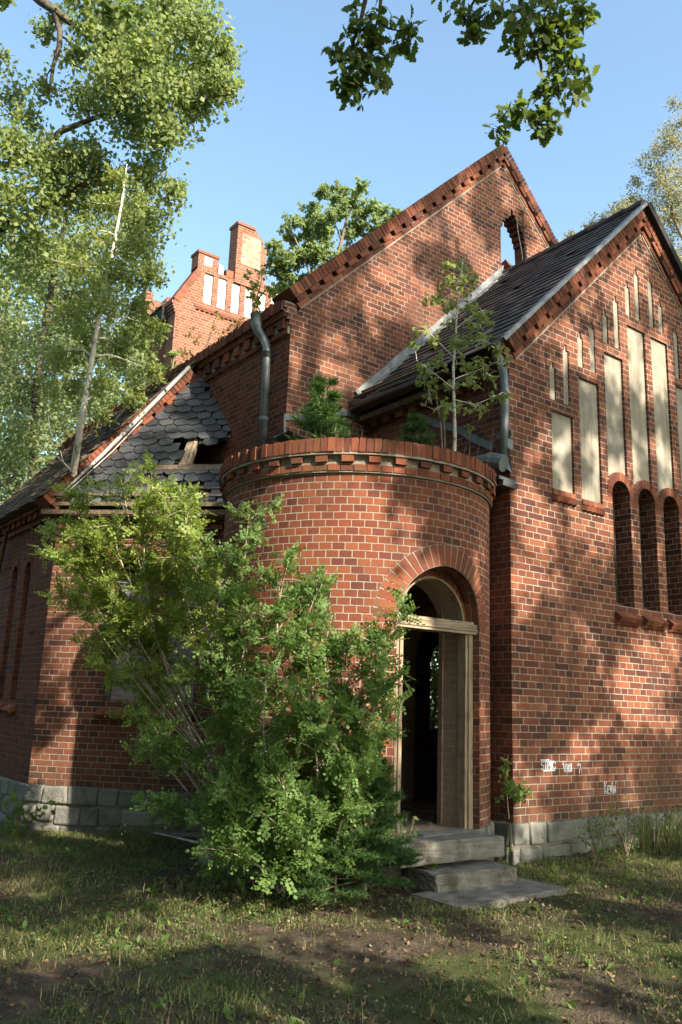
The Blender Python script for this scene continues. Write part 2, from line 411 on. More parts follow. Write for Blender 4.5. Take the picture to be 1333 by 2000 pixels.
M['lf_olive']=leaf_mat('olive_birch_leaf',[(0,(.17,.18,.11)),(.6,(.27,.265,.165)),(1,(.36,.29,.13))],(.42,.42,.20),tf=0.45)
M['lf_maple']=leaf_mat('maple_leaf',[(0,(.13,.185,.08)),(.6,(.205,.27,.115)),(.96,(.26,.31,.13)),(1,(.32,.27,.08))],(.48,.60,.16),tf=.47)
M['lf_oak']=leaf_mat('oak_leaf',[(0,(.035,.06,.018)),(.6,(.06,.095,.028)),(1,(.11,.14,.04))],(.30,.42,.04),tf=0.4)
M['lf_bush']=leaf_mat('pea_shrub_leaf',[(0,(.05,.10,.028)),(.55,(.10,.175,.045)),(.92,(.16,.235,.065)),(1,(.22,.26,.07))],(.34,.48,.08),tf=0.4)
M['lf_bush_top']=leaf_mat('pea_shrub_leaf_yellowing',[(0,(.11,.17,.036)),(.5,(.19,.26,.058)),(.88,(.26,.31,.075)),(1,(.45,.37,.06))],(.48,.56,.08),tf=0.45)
M['lf_weed']=leaf_mat('weed_leaf',[(0,(.045,.09,.02)),(.6,(.085,.15,.035)),(1,(.16,.21,.05))],(.32,.45,.06))
M['lf_dry']=leaf_mat('withered_leaf',[(0,(.12,.10,.035)),(.5,(.24,.15,.05)),(1,(.30,.22,.08))],(.40,.28,.06))
M['needle']=leaf_mat('pine_needle',[(0,(.028,.065,.018)),(.6,(.06,.115,.028)),(1,(.10,.16,.04))],(.18,.30,.05),tf=.25)
M['fir']=leaf_mat('fir_spray',[(0,(.022,.055,.018)),(.6,(.05,.10,.028)),(1,(.085,.14,.04))],(.16,.30,.05),tf=.25)
M['grass']=leaf_mat('grass_blade',[(0,(.045,.070,.020)),(.40,(.085,.115,.034)),(.62,(.15,.155,.055)),(.80,(.23,.195,.095)),(1,(.33,.27,.155))],(.30,.38,.08),tf=0.32)
M['straw']=leaf_mat('straw',[(0,(.22,.17,.09)),(1,(.42,.34,.20))],(.40,.32,.16),tf=.25,rough=.7)
M['litter']=leaf_mat('leaf_litter',[(0,(.04,.025,.015)),(.5,(.10,.062,.036)),(.85,(.17,.11,.065)),(1,(.26,.20,.14))],(.25,.14,.06),tf=.15,rough=.8)
M['pebble']=plain('pebble',(.08,.07,.06),(.24,.22,.19),8,.9,island=.7)
# ================================================================== the church
church = thing('brick_church','derelict red brick church with stepped gable, round stair porch and slate side roof','church',(0,0,0))
H=.077

def verge(mb, O, along, up, front, L, back=.36, mi=0, cop_front=.065, cop_h=.125, jit=.002, dent_len=.235, gap=.075, mitre=True):
    """raking brick cornice: band, dentils and soldier coping. O = start of the band's lower edge on the wall face;
    L is measured on that lower edge up to the apex, the upper courses run on to meet there"""
    m=1.0 if mitre else 0.0
    s=0.0; E=L+.03*m
    while s<E-.02:                                   # band of stretchers
        e=min(s+.25,E); mb.frame_box(O,along,up,front,(s,e-.009),(0.006,.070),(-.1,.022),mi,jit); s+=.26
    s=0.02; E=L+.10*m
    while s<E-.06:                                   # dentils
        e=min(s+dent_len,E); mb.frame_box(O,along,up,front,(s,e),(.078,.148),(-.1,.052),mi,jit); s+=dent_len+gap
    s=0.0; E=L+(.155+cop_h*.55)*m
    while s<E-.01:                                   # soldier coping
        e=min(s+.068,E); d=random.uniform(-.003,.003)
        mb.frame_box(O,along,up,front,(s,e),(.155+d,.155+cop_h+d),(-back,cop_front+random.uniform(-.003,.003)),mi,jit); s+=.0775
def verge_core(mb,O,along,up,front,L,back=.36,mi=0):
    """mortar behind the moulded bricks"""
    mb.frame_box(O,along,up,front,(0.01,L-.01),(-.02,.076),(-back+.01,.010),mi)
    mb.frame_box(O,along,up,front,(0.01,L-.01),(.076,.152),(-back+.011,-.085),mi)
    mb.frame_box(O,along,up,front,(0.01,L-.01),(.152,.262),(-back+.012,.050),mi)

def stone_plinth(name, O, u, n, L, zb, parent, rows=2, proud=.035, seed=1, ztop=0.0):
    """two courses of rough granite blocks on a joint backing"""
    rnd=random.Random(seed); mb=MB()
    mb.frame_box(O,u,Z_,n,(0,L),(zb,ztop-.004),(-.25,proud-.03),1)
    h=(ztop-(-.62))/rows if False else .235
    z=ztop
    for r in range(4):
        if z<zb-.05: break
        s=-.0 if r%2==0 else -.12
        while s<L:
            w=rnd.uniform(.22,.46); e=min(s+w,L); s0=max(s,0)
            if e-s0>.05:
                mb.frame_box(O,u,Z_,n,(s0+.008,e-.008),(z-h+.010+rnd.uniform(0,.018),z-.006),(-.2,proud+rnd.uniform(-.018,.022)),0,.019)
            s=e
        z-=h
    return mb.build(name,[M['stone'],M['stone_joint']],parent,bevel=.022)

# ------------------------------------------------------------------ chancel (gabled wing on the right)
AX,AW=2.84,5.68                       # axis, width
WINC=[2.11,2.675,3.24,3.805]
NIC=[.96,1.51,2.06,2.605,3.16,3.74,4.28,4.83]; NIW=.205
NB=[3.75,3.72,4.0,4.0,4.0,4.0,3.72,3.75]; NTOP=[4.74,5.32,5.825,6.39,6.38,5.80,5.32,4.74]
holes=[]
for c in WINC: holes.append(arch(c-.19,c+.19,2.47,3.905,10))
ARCH_R=.30
def niche_outline(i):
    c=NIC[i]; x0,x1=c-NIW,c+NIW
    if i in (2,3,4,5):                # foot of the niche rides over the window arches
        pts=[]
        for k in range(9):
            x=x0+(x1-x0)*k/8
            z=max([3.905+math.sqrt(max((ARCH_R+.006)**2-(x-w)**2,0)) for w in WINC if abs(x-w)<ARCH_R]+[4.0])
            pts.append((x,z))
        return pts+[(x1,NTOP[i]),(x0,NTOP[i])]
    return rect(x0,x1,NB[i],NTOP[i])
SL=[(.735,4.875,5.31),(1.0,4.88,5.61),(1.30,5.465,5.88),(1.555,5.46,6.09),(1.85,5.965,6.37),(2.10,5.96,6.66),(2.385,6.53,6.975),(2.615,6.53,7.25),
    (2.95,6.53,7.25),(3.185,6.53,6.95),(3.545,5.915,6.64),(3.80,5.965,6.37),(4.06,5.46,6.09),(4.32,5.465,5.88),(4.60,4.88,5.61),(4.86,4.875,5.31)]
def slit_outline(x,z0,z1): return [(x,z0),(x+.115,z0),(x+.115,z1),(x+.078,z1),(x+.078,z1+.072),(x+.035,z1+.072),(x+.035,z1),(x,z1)]
nich=[niche_outline(i) for i in range(8)]; slits=[slit_outline(*s) for s in SL]
mb=MB()
AE=5.06                                # wall head at the corner
outer=[(0,0),(AW,0),(AW,AE),(AX,AE+AX+.10),(0,AE)]
mb.wall(O_,X_,Z_,-Y_,outer,holes+nich+slits,depth=.36,mi=0,back=False,rim=False)
# inner leaf behind (closes the niches' depth) with the window holes only
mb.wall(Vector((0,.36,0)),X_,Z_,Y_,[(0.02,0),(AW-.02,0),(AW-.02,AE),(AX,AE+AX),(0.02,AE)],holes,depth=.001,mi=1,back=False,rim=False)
# side wall towards the porch, with the inner doorway
mb.wall(O_,Y_,Z_,-X_,[(0,0),(2.645,0),(2.645,5.30),(0,5.30)],[arch(.75,1.95,0.0,1.75,8)],depth=.36,mi=3,rmi=1,bmi=1,rim=False)
mb.wall(Vector((AW,0,0)),Y_,Z_,X_,[(0,0),(2.645,0),(2.645,5.2),(0,5.2)],[],depth=.36,mi=0,bmi=1,rim=False)
# kneeler corbels at the left corner, and a twin on the right
for k in range(5):
    e=.028*(k+1); z=5.06+k*H
    zz=(z+.002,z+H-.004)
    if k==0: zz=(z-.0,z+H-.004)
    mb.frame_box(O_,X_,Z_,-Y_,(-e,.30 if k<4 else .12),zz,(-.36,.003),0,0,(-e,z))
    mb.frame_box(O_,X_,Z_,-Y_,(AW-.3,AW+e),zz,(-.36,.003),0,0,(0,z))
mb.box((.36,5.3),(.36,2.64),(-.06,-.02),2)
chancel=mb.build('chancel',[M['brick'],M['brick_inner'],M['floor_in'],M['brick_shaded']],church)
chancel['label']='gabled brick wing with lancet windows and pale blind niches'
# pale render at the back of the niches
for i,L in enumerate(nich):
    b=MB(); b.wall(Vector((0,.032,0)),X_,Z_,-Y_,L,[],depth=.02,mi=0)
    b.build('blind_niche',M['plaster'],chancel)
for s in SL:
    b=MB(); b.box((s[0]-.008,s[0]+.123),(.018,.04),(s[1]-.01,s[2]+.08),0); b.build('slit_niche',M['plaster'],chancel)
# sills under the two outer niches (saw tooth course)
for i in (0,1,6,7):
    b=MB(); c=NIC[i]; z=NB[i]
    for k in range(4): b.frame_box(Vector((c-NIW-.01,0,z)),X_,Z_,-Y_,(k*.107,k*.107+.099),(-.070,-.006),(-.06,.014),0,.002)
    for k in range(5):
        p=Vector((c-NIW+.02+k*.088,0,z-.15)); d=Vector((1,1,0)).normalized(); e=Vector((1,-1,0)).normalized()
        b.frame_box(p,d,Z_,e,(-.04,.04),(0,.066),(-.04,.04),0,.001)
    b.build('niche_sill',M['unit'],chancel)
def voussoirs(b,c,zs,r0,r1,n,y0,y1,a0=0,a1=180,mi=0,gap=.10,clip=None):
    for k in range(n):
        t0=R(a0+(a1-a0)*(k+gap*.5)/n); t1=R(a0+(a1-a0)*(k+1-gap*.5)/n)
        P=[(c+r0*math.cos(t0),zs+r0*math.sin(t0)),(c+r1*math.cos(t0),zs+r1*math.sin(t0)),(c+r1*math.cos(t1),zs+r1*math.sin(t1)),(c+r0*math.cos(t1),zs+r0*math.sin(t1))]
        if clip: P=[(min(max(x,clip[0]),clip[1]),z) for x,z in P]
        f=[Vector((x,y0,z)) for x,z in P]; g=[Vector((x,y1,z)) for x,z in P]
        base=len(b.v); b.v+= [tuple(q) for q in f+g]
        for q in ((0,1,2,3),(7,6,5,4),(0,4,5,1),(1,5,6,2),(2,6,7,3),(3,7,4,0)):
            b.f.append(tuple(base+i for i in q)); b.uv.append([(0,0)]*4); b.m.append(mi)
for c in WINC:
    b=MB(); voussoirs(b,c,3.905,.19,ARCH_R,13,-.006,.10,clip=(c-.281,c+.281),mi=0)
    for sx in (-1,1): b.box((c+sx*.24-.04,c+sx*.24+.04),(-.001,.1),(3.84,3.90),0)
    b.build('window_arch',M['unit'],chancel,recalc=True)
    b=MB()                              # lead window: frame, mullion, bars and the dull panes
    b.wall(Vector((0,.235,0)),X_,Z_,-Y_,arch(c-.189,c+.189,2.5,3.905,10),[arch(c-.160,c+.160,2.54,3.905,10)],depth=.05,mi=0)
    b.box((c-.014,c+.014),(.225,.27),(2.54,4.07),0)
    for z in (2.85,3.2,3.55,3.86): b.box((c-.16,c+.16),(.24,.262),(z-.007,z+.007),0)
    b.wall(Vector((0,.262,0)),X_,Z_,-Y_,arch(c-.188,c+.188,2.53,3.905,10),[],depth=.006,mi=1)
    b.build('lancet_window',[M['winframe'],M['glass']],chancel)
    b=MB()                              # sloping sill of moulded bricks
    d=Vector((0,-.80,-.60)).normalized(); n=Vector((0,-.6,.8)).normalized()
    for k in range(4): b.frame_box(Vector((c-.235+.004,.20,2.545)),X_,d,n,(k*.1165,k*.1165+.108),(0,.375),(-.075,0),0,.003)
    for k in range(5):
        p=Vector((c-.19+k*.095,0,2.225)); b.frame_box(p,Vector((.7071,.7071,0)),Z_,Vector((.7071,-.7071,0)),(-.042,.042),(0,.07),(-.042,.042),0,.001)
    b.build('window_sill',M['unit'],chancel,bevel=.004)
# raking cornice, both slopes
b=MB(); al=Vector((1,0,1)).normalized(); upv=Vector((-1,0,1)).normalized(); Lr=(AX-.10)*math.sqrt(2)
O1=Vector((.10,-.001,5.21)); verge_core(b,O1,al,upv,-Y_,Lr-.02,mi=1); verge(b,O1,al,upv,-Y_,Lr)
al2=Vector((-1,0,1)).normalized(); up2=Vector((1,0,1)).normalized()
O2=Vector((AW-.10,-.001,5.21)); verge_core(b,O2,al2,up2,-Y_,Lr-.02,mi=1); verge(b,O2,al2,up2,-Y_,Lr)
b.build('raking_cornice',[M['unit'],M['mortar']],chancel)
# roof: decking, rows of plain tiles, pale verge flashing, ridge
def tile_field(b,O,along,slope,n,L,S,tw,expo,mi=0,skip=None,jit=.004,lift=.018,seed=3,th=.014):
    """courses of plain tiles: 'along' the eaves, 'slope' up the roof"""
    rnd=random.Random(seed); rows=int(S/expo)+1
    for r in range(rows):
        s0=r*expo; off=(r%2)*tw*.5; k=-1
        while True:
            x0=k*tw+off; x1=x0+tw-.005; k+=1
            if x0>=L: break
            x0=max(x0,0); x1=min(x1,L)
            if x1-x0<.03: continue
            if skip and skip(x0,s0,rnd): continue
            j=rnd.uniform(-jit,jit); tl=rnd.uniform(-.004,.006)
            base=len(b.v); s1=min(s0+expo*1.55,S+.03)
            P=[O+along*x0+slope*(s0+j)+n*(lift+tl),O+along*x1+slope*(s0+j*.6)+n*(lift+tl*.6),O+along*x1+slope*s1+n*.004,O+along*x0+slope*s1+n*.004]
            b.v+=[tuple(p+n*th) for p in P]+[tuple(p) for p in P]
            for q in ((0,1,2,3),(7,6,5,4),(0,4,5,1),(1,5,6,2),(3,2,6,7),(0,3,7,4)):
                b.f.append(tuple(base+i for i in q)); b.uv.append([(0,0)]*4); b.m.append(mi)
b=MB(); sl=Vector((1,0,1)).normalized(); nn=Vector((-1,0,1)).normalized()
E0=Vector((-.30,-.10,5.235)); S_=(AX+.30)*math.sqrt(2)
b.frame_box(E0,Y_,sl,nn,(.12,2.74),(.05,S_),(-.05,.0),1)
def skipA(x,s,rnd):
    if s<.34 and x>1.15 and x<2.5 and rnd.random()<.55: return True
    return rnd.random()<.012
tile_field(b,E0,Y_,sl,nn,2.745,S_,.19,.195,0,skipA,lift=.026)
E1=Vector((AW+.30,-.10,5.235)); sl2=Vector((-1,0,1)).normalized(); n2=Vector((1,0,1)).normalized()
b.frame_box(E1,Y_,sl2,n2,(.12,2.74),(.05,S_-.08),(-.05,.0),1)
tile_field(b,E1,Y_,sl2,n2,2.745,S_,.19,.195,0,None,seed=9,lift=.026)
for k in range(9):                      # ridge tiles
    y=-.08+k*.31; b.tube([(AX,y,8.385+random.uniform(-.01,.01)),(AX,y+.33,8.375)],[.085,.075],7,0)
b.box((-.36,-.20),(.75,2.62),(5.16,5.19),2); b.box((-.22,-.19),(.75,2.60),(5.30,5.34),2)
b.frame_box(Vector((-.30,1.1,5.30)),Y_,sl,nn,(0,1.45),(-.02,.02),(.03,.06),2); b.frame_box(Vector((-.17,1.3,5.43)),Y_,sl,nn,(0,1.25),(-.02,.02),(.02,.05),2)
b.build('tiled_roof',[M['tile'],M['felt'],M['wood_dark']],chancel)
b=MB(); b.frame_box(Vector((-.22,-.13,5.325)),sl,nn,-Y_,(0,S_-.15),(.012,.030),(-.07,.012),0); b.frame_box(Vector((-.22,-.13,5.325)),sl,nn,-Y_,(0,S_-.15),(-.02,.020),(.010,.016),0)
b.build('verge_flashing',M['zinc_light'],chancel)
b=MB(); b.frame_box(Vector((AW+.22,-.13,5.325)),sl2,n2,-Y_,(0,S_-.13),(-.03,.075),(-.10,.022),0); b.build('verge_board',M['felt'],chancel)
b=MB()                                  # flashing sheet where the roof meets the nave gable
for k in range(11):
    s0=.15+k*.40; w=.17+.03*math.sin(k*1.9)+random.uniform(-.03,.03)
    b.frame_box(Vector((-.28,2.625,5.26)),sl,nn,-Y_,(s0,s0+.43),(.02,.05+.09),(-.02,.012+random.uniform(0,.01)),0,.006)
    b.frame_box(Vector((-.28,2.64,5.26)),sl,nn,-Y_,(s0,s0+.42),(.022,.042),(0,w),0,.007)
b.build('roof_flashing',M['zinc_light'],chancel)
b=MB()                                  # eaves soffit and gutter remnant along the porch side
b.box((-.20,.02),(.38,2.6),(5.02,5.10),1,.006)
for k in range(8): b.box((-.10,0),(.45+k*.27,.45+k*.27+.13),(4.93,5.015),0,.004)
b.tube([(-.33,.95,5.17),(-.33,2.55,5.21)],.045,8,2); b.box((-.36,-.30),(2.45,2.6),(5.2,5.28),2,.01)
b.build('eaves_course',[M['unit'],M['wood_dark'],M['bitumen']],chancel)
# downpipe with a funnel head, ending over the porch roof
b=MB()
P=[onp(967,664,0,-.17),onp(968,676,0,-.17),onp(970,694,0,-.14),onp(981,712,0,-.09),onp(985,735,0,-.085),onp(987,768,0,-.085),onp(987,775,0,-.085),onp(987,781,0,-.085),onp(986,840,0,-.085),onp(983,895,0,-.09)]
b.tube(P,[.075,.07,.062,.055,.05,.05,.060,.05,.048,.048],10,0)
for q in (P[6],): b.tube([q+Z_*.03,q-Z_*.03],.06,10,0)
b.build('downpipe',M['zinc'],chancel,smooth=True)
b=MB()                                  # crooked flashing strip on the wall above the porch roof
pts=[(719,815),(738,812),(765,803),(791,802),(812,808),(850,826),(884,834),(905,843),(930,858),(962,872)]
for (a,c) in zip(pts,pts[1:]):
    p,q=onp(*a,0,-.006),onp(*c,0,-.006); d=q-p
    b.frame_box(p,d.normalized(),Z_,-X_,(-.01,d.length+.01),(-.055,.045),(0,.012),0,.004)
b.build('wall_flashing',M['zinc'],chancel)
stone_plinth('plinth',Vector((-.03,0,0)),X_,-Y_,AW,-.95,chancel,seed=4)
stone_plinth('plinth',Vector((0,1.9,0)),-Y_,-X_,1.87,-.95,chancel,seed=9)
# sprayed letters on the brick: stroke polylines in the wall plane
def strokes(name,lines,w,x0,z0,sx,sz):
    b=MB()
    for L in lines:
        for (a,c) in zip(L,L[1:]):
            p=Vector((x0+a[0]*sx,-.0035,z0+a[1]*sz)); q=Vector((x0+c[0]*sx,-.0035,z0+c[1]*sz)); d=q-p
            t=d.normalized(); n=t.cross(Y_)
            b.poly([p-t*w*.4+n*w*.5,p-t*w*.4-n*w*.5,q+t*w*.4-n*w*.5,q+t*w*.4+n*w*.5])
    return b.build(name,M['paint'],chancel)
S5=[[(1,.9),(.1,1),(.0,.6),(.9,.45),(.95,.05),(0,0)]]
def shift(ls,dx): return [[(a+dx,c) for a,c in L] for L in ls]
lt=S5+shift([[(0,1),(1,1)],[(.5,1),(.5,0)]],1.25)+shift([[(0,0),(0,1),(.9,.9),(.9,.55),(0,.5)]],2.5)+shift([[(.2,1),(.2,0)],[(.8,1),(.8,0)]],3.5)+shift([[(1,.9),(.3,1),(0,.5),(.3,0),(1,.1)]],4.6)
lt+= [[(-.1,1.15),(3.2,1.15)],[(.8,-.18),(5.6,-.15)],[(5.9,.8),(5.9,.7)],[(5.9,.3),(5.9,.1)]]
strokes('wall_writing',lt,.014,.455,.535,.040,.085)
lt=[[(0,.95),(.25,1.1),(.45,0)]]+shift([[(0,.9),(.55,.9),(.55,0),(0,0),(0,.9)]],.9)+shift([[(0,.9),(0,0)]],1.85)+shift([[(0,.9),(0,0)]],2.3)+[[(2.7,1),(2.7,0)]]
strokes('wall_writing',lt,.014,.815,.505,.055,.085)
strokes('wall_writing',[[(0,.8),(.1,1),(.9,1),(.75,.45),(.45,-.6)],[(.45,-1),(.45,-1.1)]],.014,1.075,.52,.06,.06)
K=[[(0,0),(0,1.5)],[(.7,1.5),(0,.7),(.7,0)]]
lt=K+shift([[(.7,0),(0,0),(0,.95),(.7,.95)],[(0,.5),(.6,.5)]],1.0)+shift([[(0,1),(.3,0),(.65,1)]],2.0)+shift([[(0,0),(0,.95)],[(0,1.25),(0,1.35)]],3.0)+shift([[(0,0),(0,1),(.6,0),(.6,1)]],3.4)+[[(4.3,1.6),(4.15,1.3)]]
strokes('wall_writing',lt,.013,1.555,.25,.052,.085)

# ------------------------------------------------------------------ nave: tall gable, long side wall, ruined box behind
yB=2.647
mb=MB()
hole=[(2.80,8.62),(2.93,8.60),(2.95,8.50),(3.08,8.49),(3.10,8.56),(3.22,8.55),(3.24,8.45),(3.38,8.44),(3.40,8.52),(3.47,8.60),(3.455,9.0),(3.44,9.22),(3.41,9.22),(3.41,9.32),(3.37,9.32),(3.37,9.42),(3.31,9.42),(3.31,9.50),(3.25,9.50),(3.25,9.58),(3.17,9.58),(3.17,9.66),(3.11,9.66),(3.11,9.74),(3.05,9.74),(3.05,9.60),(2.99,9.60),(2.99,9.53),(2.91,9.53),(2.91,9.46),(2.84,9.46),(2.84,9.33),(2.79,9.33),(2.79,9.0)]
outer=[(-1.38,0),(7.06,0),(7.06,6.28),(2.84,10.48),(-1.38,6.28)]
mb.wall(Vector((0,yB,0)),X_,Z_,-Y_,outer,[hole,arch(1.26,1.98,.86,1.75,8)],depth=.27,mi=0,rmi=3,bmi=1,rim=False)
mb.wall(Vector((-1.38,yB,0)),Y_,Z_,-X_,[(0,0),(10.3,0),(10.3,6.22),(0,6.22)],[],depth=.40,mi=2,bmi=1,rim=False)
mb.wall(Vector((7.06,yB,0)),Y_,Z_,X_,[(0,0),(10.3,0),(10.3,6.22),(0,6.22)],[arch(3.0,4.2,1.0,4.0,8),arch(5.2,7.2,.1,4.0,8)],depth=.40,mi=0,bmi=1,rim=False)
mb.box((-.98,6.66),(3.05,12.9),(-.08,-.03),4)
for k in range(4):                       # kneeler
    e=.03*(k+1); z=6.135+k*H
    mb.frame_box(Vector((-1.38,yB,0)),X_,Z_,-Y_,(-e,.22 if k<3 else .08),(z,z+H-.003),(-.40,.003),0,0,(-1.38-e,z))
nave=mb.build('nave',[M['brick'],M['brick_inner'],M['brick_shaded'],M['brick_shaded'],M['floor_in']],church)
nave['label']='tall roofless nave with broken opening near its gable top'
b=MB(); Lr=(2.84+1.26)*math.sqrt(2)
O1=Vector((-1.26,yB-.001,6.42)); verge_core(b,O1,al,upv,-Y_,Lr-.04,back=.40,mi=1); verge(b,O1,al,upv,-Y_,Lr,back=.40,cop_h=.15,dent_len=.20,gap=.10)
O2=Vector((6.94,yB-.001,6.42)); verge_core(b,O2,al2,up2,-Y_,Lr-.04,back=.40,mi=1); verge(b,O2,al2,up2,-Y_,Lr,back=.40,cop_h=.15,dent_len=.20,gap=.10)
b.build('raking_cornice',[M['unit'],M['mortar']],nave)
b=MB()                                   # eaves cornice of the long wall
O1=Vector((-1.381,yB+.02,6.02)); L=2.50
s=0
b.frame_box(O1,Y_,Z_,-X_,(0,9),(.0,.44),(-.4,.03),1)
b.frame_box(O1,Y_,Z_,-X_,(0,9),(.30,.455),(-.4,.10),1)
while s<8.9: b.frame_box(O1,Y_,Z_,-X_,(s,s+.25),(.0,.070),(-.1,.045),0,.004); s+=.26
s=.05
while s<8.9: b.frame_box(O1,Y_,Z_,-X_,(s,s+.15),(.08,.225),(-.1,.085),0,.005); s+=.30
s=0
while s<8.9: b.frame_box(O1,Y_,Z_,-X_,(s,s+.25),(.235,.30),(-.1,.10),0,.005); s+=.26
s=0
while s<8.9:
    b.frame_box(O1,Y_,Z_,-X_,(s,s+.069),(.31,.47+random.uniform(-.02,.02)),(-.42,.155+random.uniform(-.01,.01)),0,.006); s+=.078
b.build('eaves_cornice',[M['unit'],M['mortar']],nave)
b=MB()
P=[onp(500,614,0,-1.60),onp(501,632,0,-1.60),onp(504,645,0,-1.57),onp(515,660,0,-1.50),onp(521,675,0,-1.48),onp(522,690,0,-1.48),onp(521,700,0,-1.48),onp(513,880,0,-1.47)]
b.tube(P,[.085,.08,.07,.062,.058,.058,.055,.055],10,0)
for i in (5,):
    b.tube([P[i]+Z_*.02,P[i]-Z_*.06],.064,10,0)
q=P[6]+(P[7]-P[6])*.68; b.tube([q,q+Z_*.05],.062,10,0)
b.build('downpipe',M['zinc'],nave,smooth=True)
b=MB()                                   # corbel stones left in the broken sill, iron rod and hanging wire
b.frame_box(Vector((2.82,yB,8.52)),Vector((.97,0,-.25)).normalized(),Vector((0,.5,.87)).normalized(),Vector((0,-1,.35)).normalized(),(0,.17),(-.04,.10),(-.10,.13),0,.012)
b.frame_box(Vector((3.07,yB,8.42)),Vector((.97,0,-.25)).normalized(),Vector((0,.5,.87)).normalized(),Vector((0,-1,.35)).normalized(),(0,.20),(-.05,.09),(-.10,.15),0,.012)
b.frame_box(Vector((3.30,yB,8.36)),X_,Z_,-Y_,(0,.16),(0,.07),(-.2,.05),0,.01)
b.build('broken_sill',M['unit'],nave)
b=MB(); b.tube([onp(1022,410,1,yB-.06),onp(1023,440,1,yB-.06),onp(1025,470,1,yB-.06),onp(1029,534,1,yB-.06)],.012,6,0)
for py in (413,442,476): 
    p=onp(1023.5+(py-440)*.06,py,1,yB-.06); b.tube([p,p+Vector((.10,.07,.05))],.010,5,0); b.tube([p-X_*.05,p+X_*.05],.016,5,0)
b.build('lightning_rod',M['rust'],nave)
b=MB(); b.tube([onp(1010,425,1,yB-.03),onp(1012,450,1,yB-.05),onp(1016,470,1,yB-.08),onp(1021,500,1,yB-.09),onp(1021,515,1,yB-.1),onp(1018,535,1,yB-.08)],.008,5,0); b.build('hanging_cable',M['twig_pale'],nave)
b=MB()
for (a,c) in (((556,814),(592,817)),((592,817),(640,806)),((640,806),(682,806)),((682,806),(719,818))):
    p,q=onp(*a,1,yB-.008),onp(*c,1,yB-.008); d=q-p; b.frame_box(p,d.normalized(),Z_,-Y_,(-.01,d.length),(-.045,.04),(0,.012),0,.003)
p=onp(556,818,1,yB-.02); b.tube([p,onp(556,850,1,yB-.05),onp(546,880,1,yB-.10)],.018,6,0)
b.build('wall_flashing',M['zinc'],nave)

# ------------------------------------------------------------------ round stair porch in the corner
DC=Vector((-1.16,1.33,0)); DR=1.53; DTOP=3.42
DHW,DSP=.565,1.975                       # doorway half width and springing
def dpt(th,r,z): return Vector((DC.x+r*math.cos(th),DC.y+r*math.sin(th),z))
half=math.asin(DHW/DR)
ths=[R(96+2.4*k) for k in range(95)]
door_cols=[R(270)-half+2*half*k/24 for k in range(25)]
ths=[t for t in ths if t<R(270)-half-.008]+door_cols+[t for t in ths if t>R(270)+half+.008]
ths=[t for t in ths if t<R(322)]
mb=MB(); rin=DR-.14; rback=DR-.42
def zdoor(t):
    x=DR*math.sin(t-R(270)); d=DHW**2-x*x
    return DSP+math.sqrt(max(d,0))
for t0,t1 in zip(ths,ths[1:]):
    inside = t0>=R(270)-half-1e-6 and t1<=R(270)+half+1e-6
    z0,z1=(zdoor(t0),zdoor(t1)) if inside else (0,0)
    for (r,mi,fl) in ((DR,0,False),(rback,1,True)):
        zz=[z0,z1]
        nseg=1
        P=[dpt(t0,r,z0),dpt(t1,r,z1),dpt(t1,r,DTOP+.12),dpt(t0,r,DTOP+.12)]
        uv=[(t0*DR,z0),(t1*DR,z1),(t1*DR,DTOP+.12),(t0*DR,DTOP+.12)]
        if fl: P,uv=P[::-1],uv[::-1]
        mb.poly(P,uv,mi)
    if inside: mb.poly([dpt(t0,DR,z0),dpt(t0,rin,z0),dpt(t1,rin,z1),dpt(t1,DR,z1)],[(t0*DR,0),(t0*DR,.14),(t1*DR,.14),(t1*DR,0)],2)
for sgn,t in ((0,R(270)-half),(1,R(270)+half)):
    P=[dpt(t,DR,-.05),dpt(t,rin,-.05),dpt(t,rin,DSP),dpt(t,DR,DSP)]; uv=[(.0,0),(.14,0),(.14,DSP),(0,DSP)]
    if sgn==0: P,uv=P[::-1],uv[::-1]
    mb.poly(P,uv,2)
# floor, ceiling, roof deck
fl=[dpt(t,DR-.05,0) for t in ths[::3]]
mb.poly([Vector((p.x,p.y,-.03)) for p in fl]+[Vector((0,.3,-.03)),Vector((.1,2.6,-.03)),Vector((-1.3,2.6,-.03))],None,3)
mb.poly([Vector((p.x,p.y,3.2)) for p in fl][::-1]+[Vector((-1.3,2.6,3.2)),Vector((.1,2.6,3.2)),Vector((0,.3,3.2))],None,1)
mb.poly([Vector((p.x,p.y,3.60)) for p in fl]+[Vector((0,.3,3.60)),Vector((0,2.64,3.68)),Vector((-1.38,2.64,3.68))],None,4)
porch=mb.build('round_porch',[M['brick_round'],M['render_in'],M['brick_shaded'],M['floor_in'],M['soil_roof']],church)
porch['label']='round brick stair porch with arched doorway'
def ring_bricks(b,r0,r1,z0,z1,w,gap,a0,a1,mi=0,jit=.003,skip=None,rj=.004):
    rm=(r0+r1)*.5; t=R(a0); da=w/r1; ga=gap/r1
    while t<R(a1):
        j=random.uniform(-rj,rj)
        if not(skip and skip(t)):
            base=len(b.v)
            for (rr,zz) in ((r0,z0),(r1+j,z0),(r1+j,z1+j*.5),(r0,z1+j*.5)):
                for tt in (t,t+da): b.v.append(tuple(dpt(tt,rr,zz)+Vector((random.uniform(-jit,jit),random.uniform(-jit,jit),random.uniform(-jit,jit)))))
            for q in ((0,1,3,2),(2,3,5,4),(4,5,7,6),(6,7,1,0),(0,2,4,6),(1,7,5,3)):
                b.f.append(tuple(base+i for i in q)); b.uv.append([(0,0)]*4); b.m.append(mi)
        t+=da+ga
b=MB()                                   # cornice: band, dentils, soldier coping on a mortar core
ring_bricks(b,DR-.1,DR+.042,3.415,3.482,.121,.012,100,322)
ring_bricks(b,DR-.1,DR+.074,3.50,3.562,.122,.150,100,322,rj=.006)
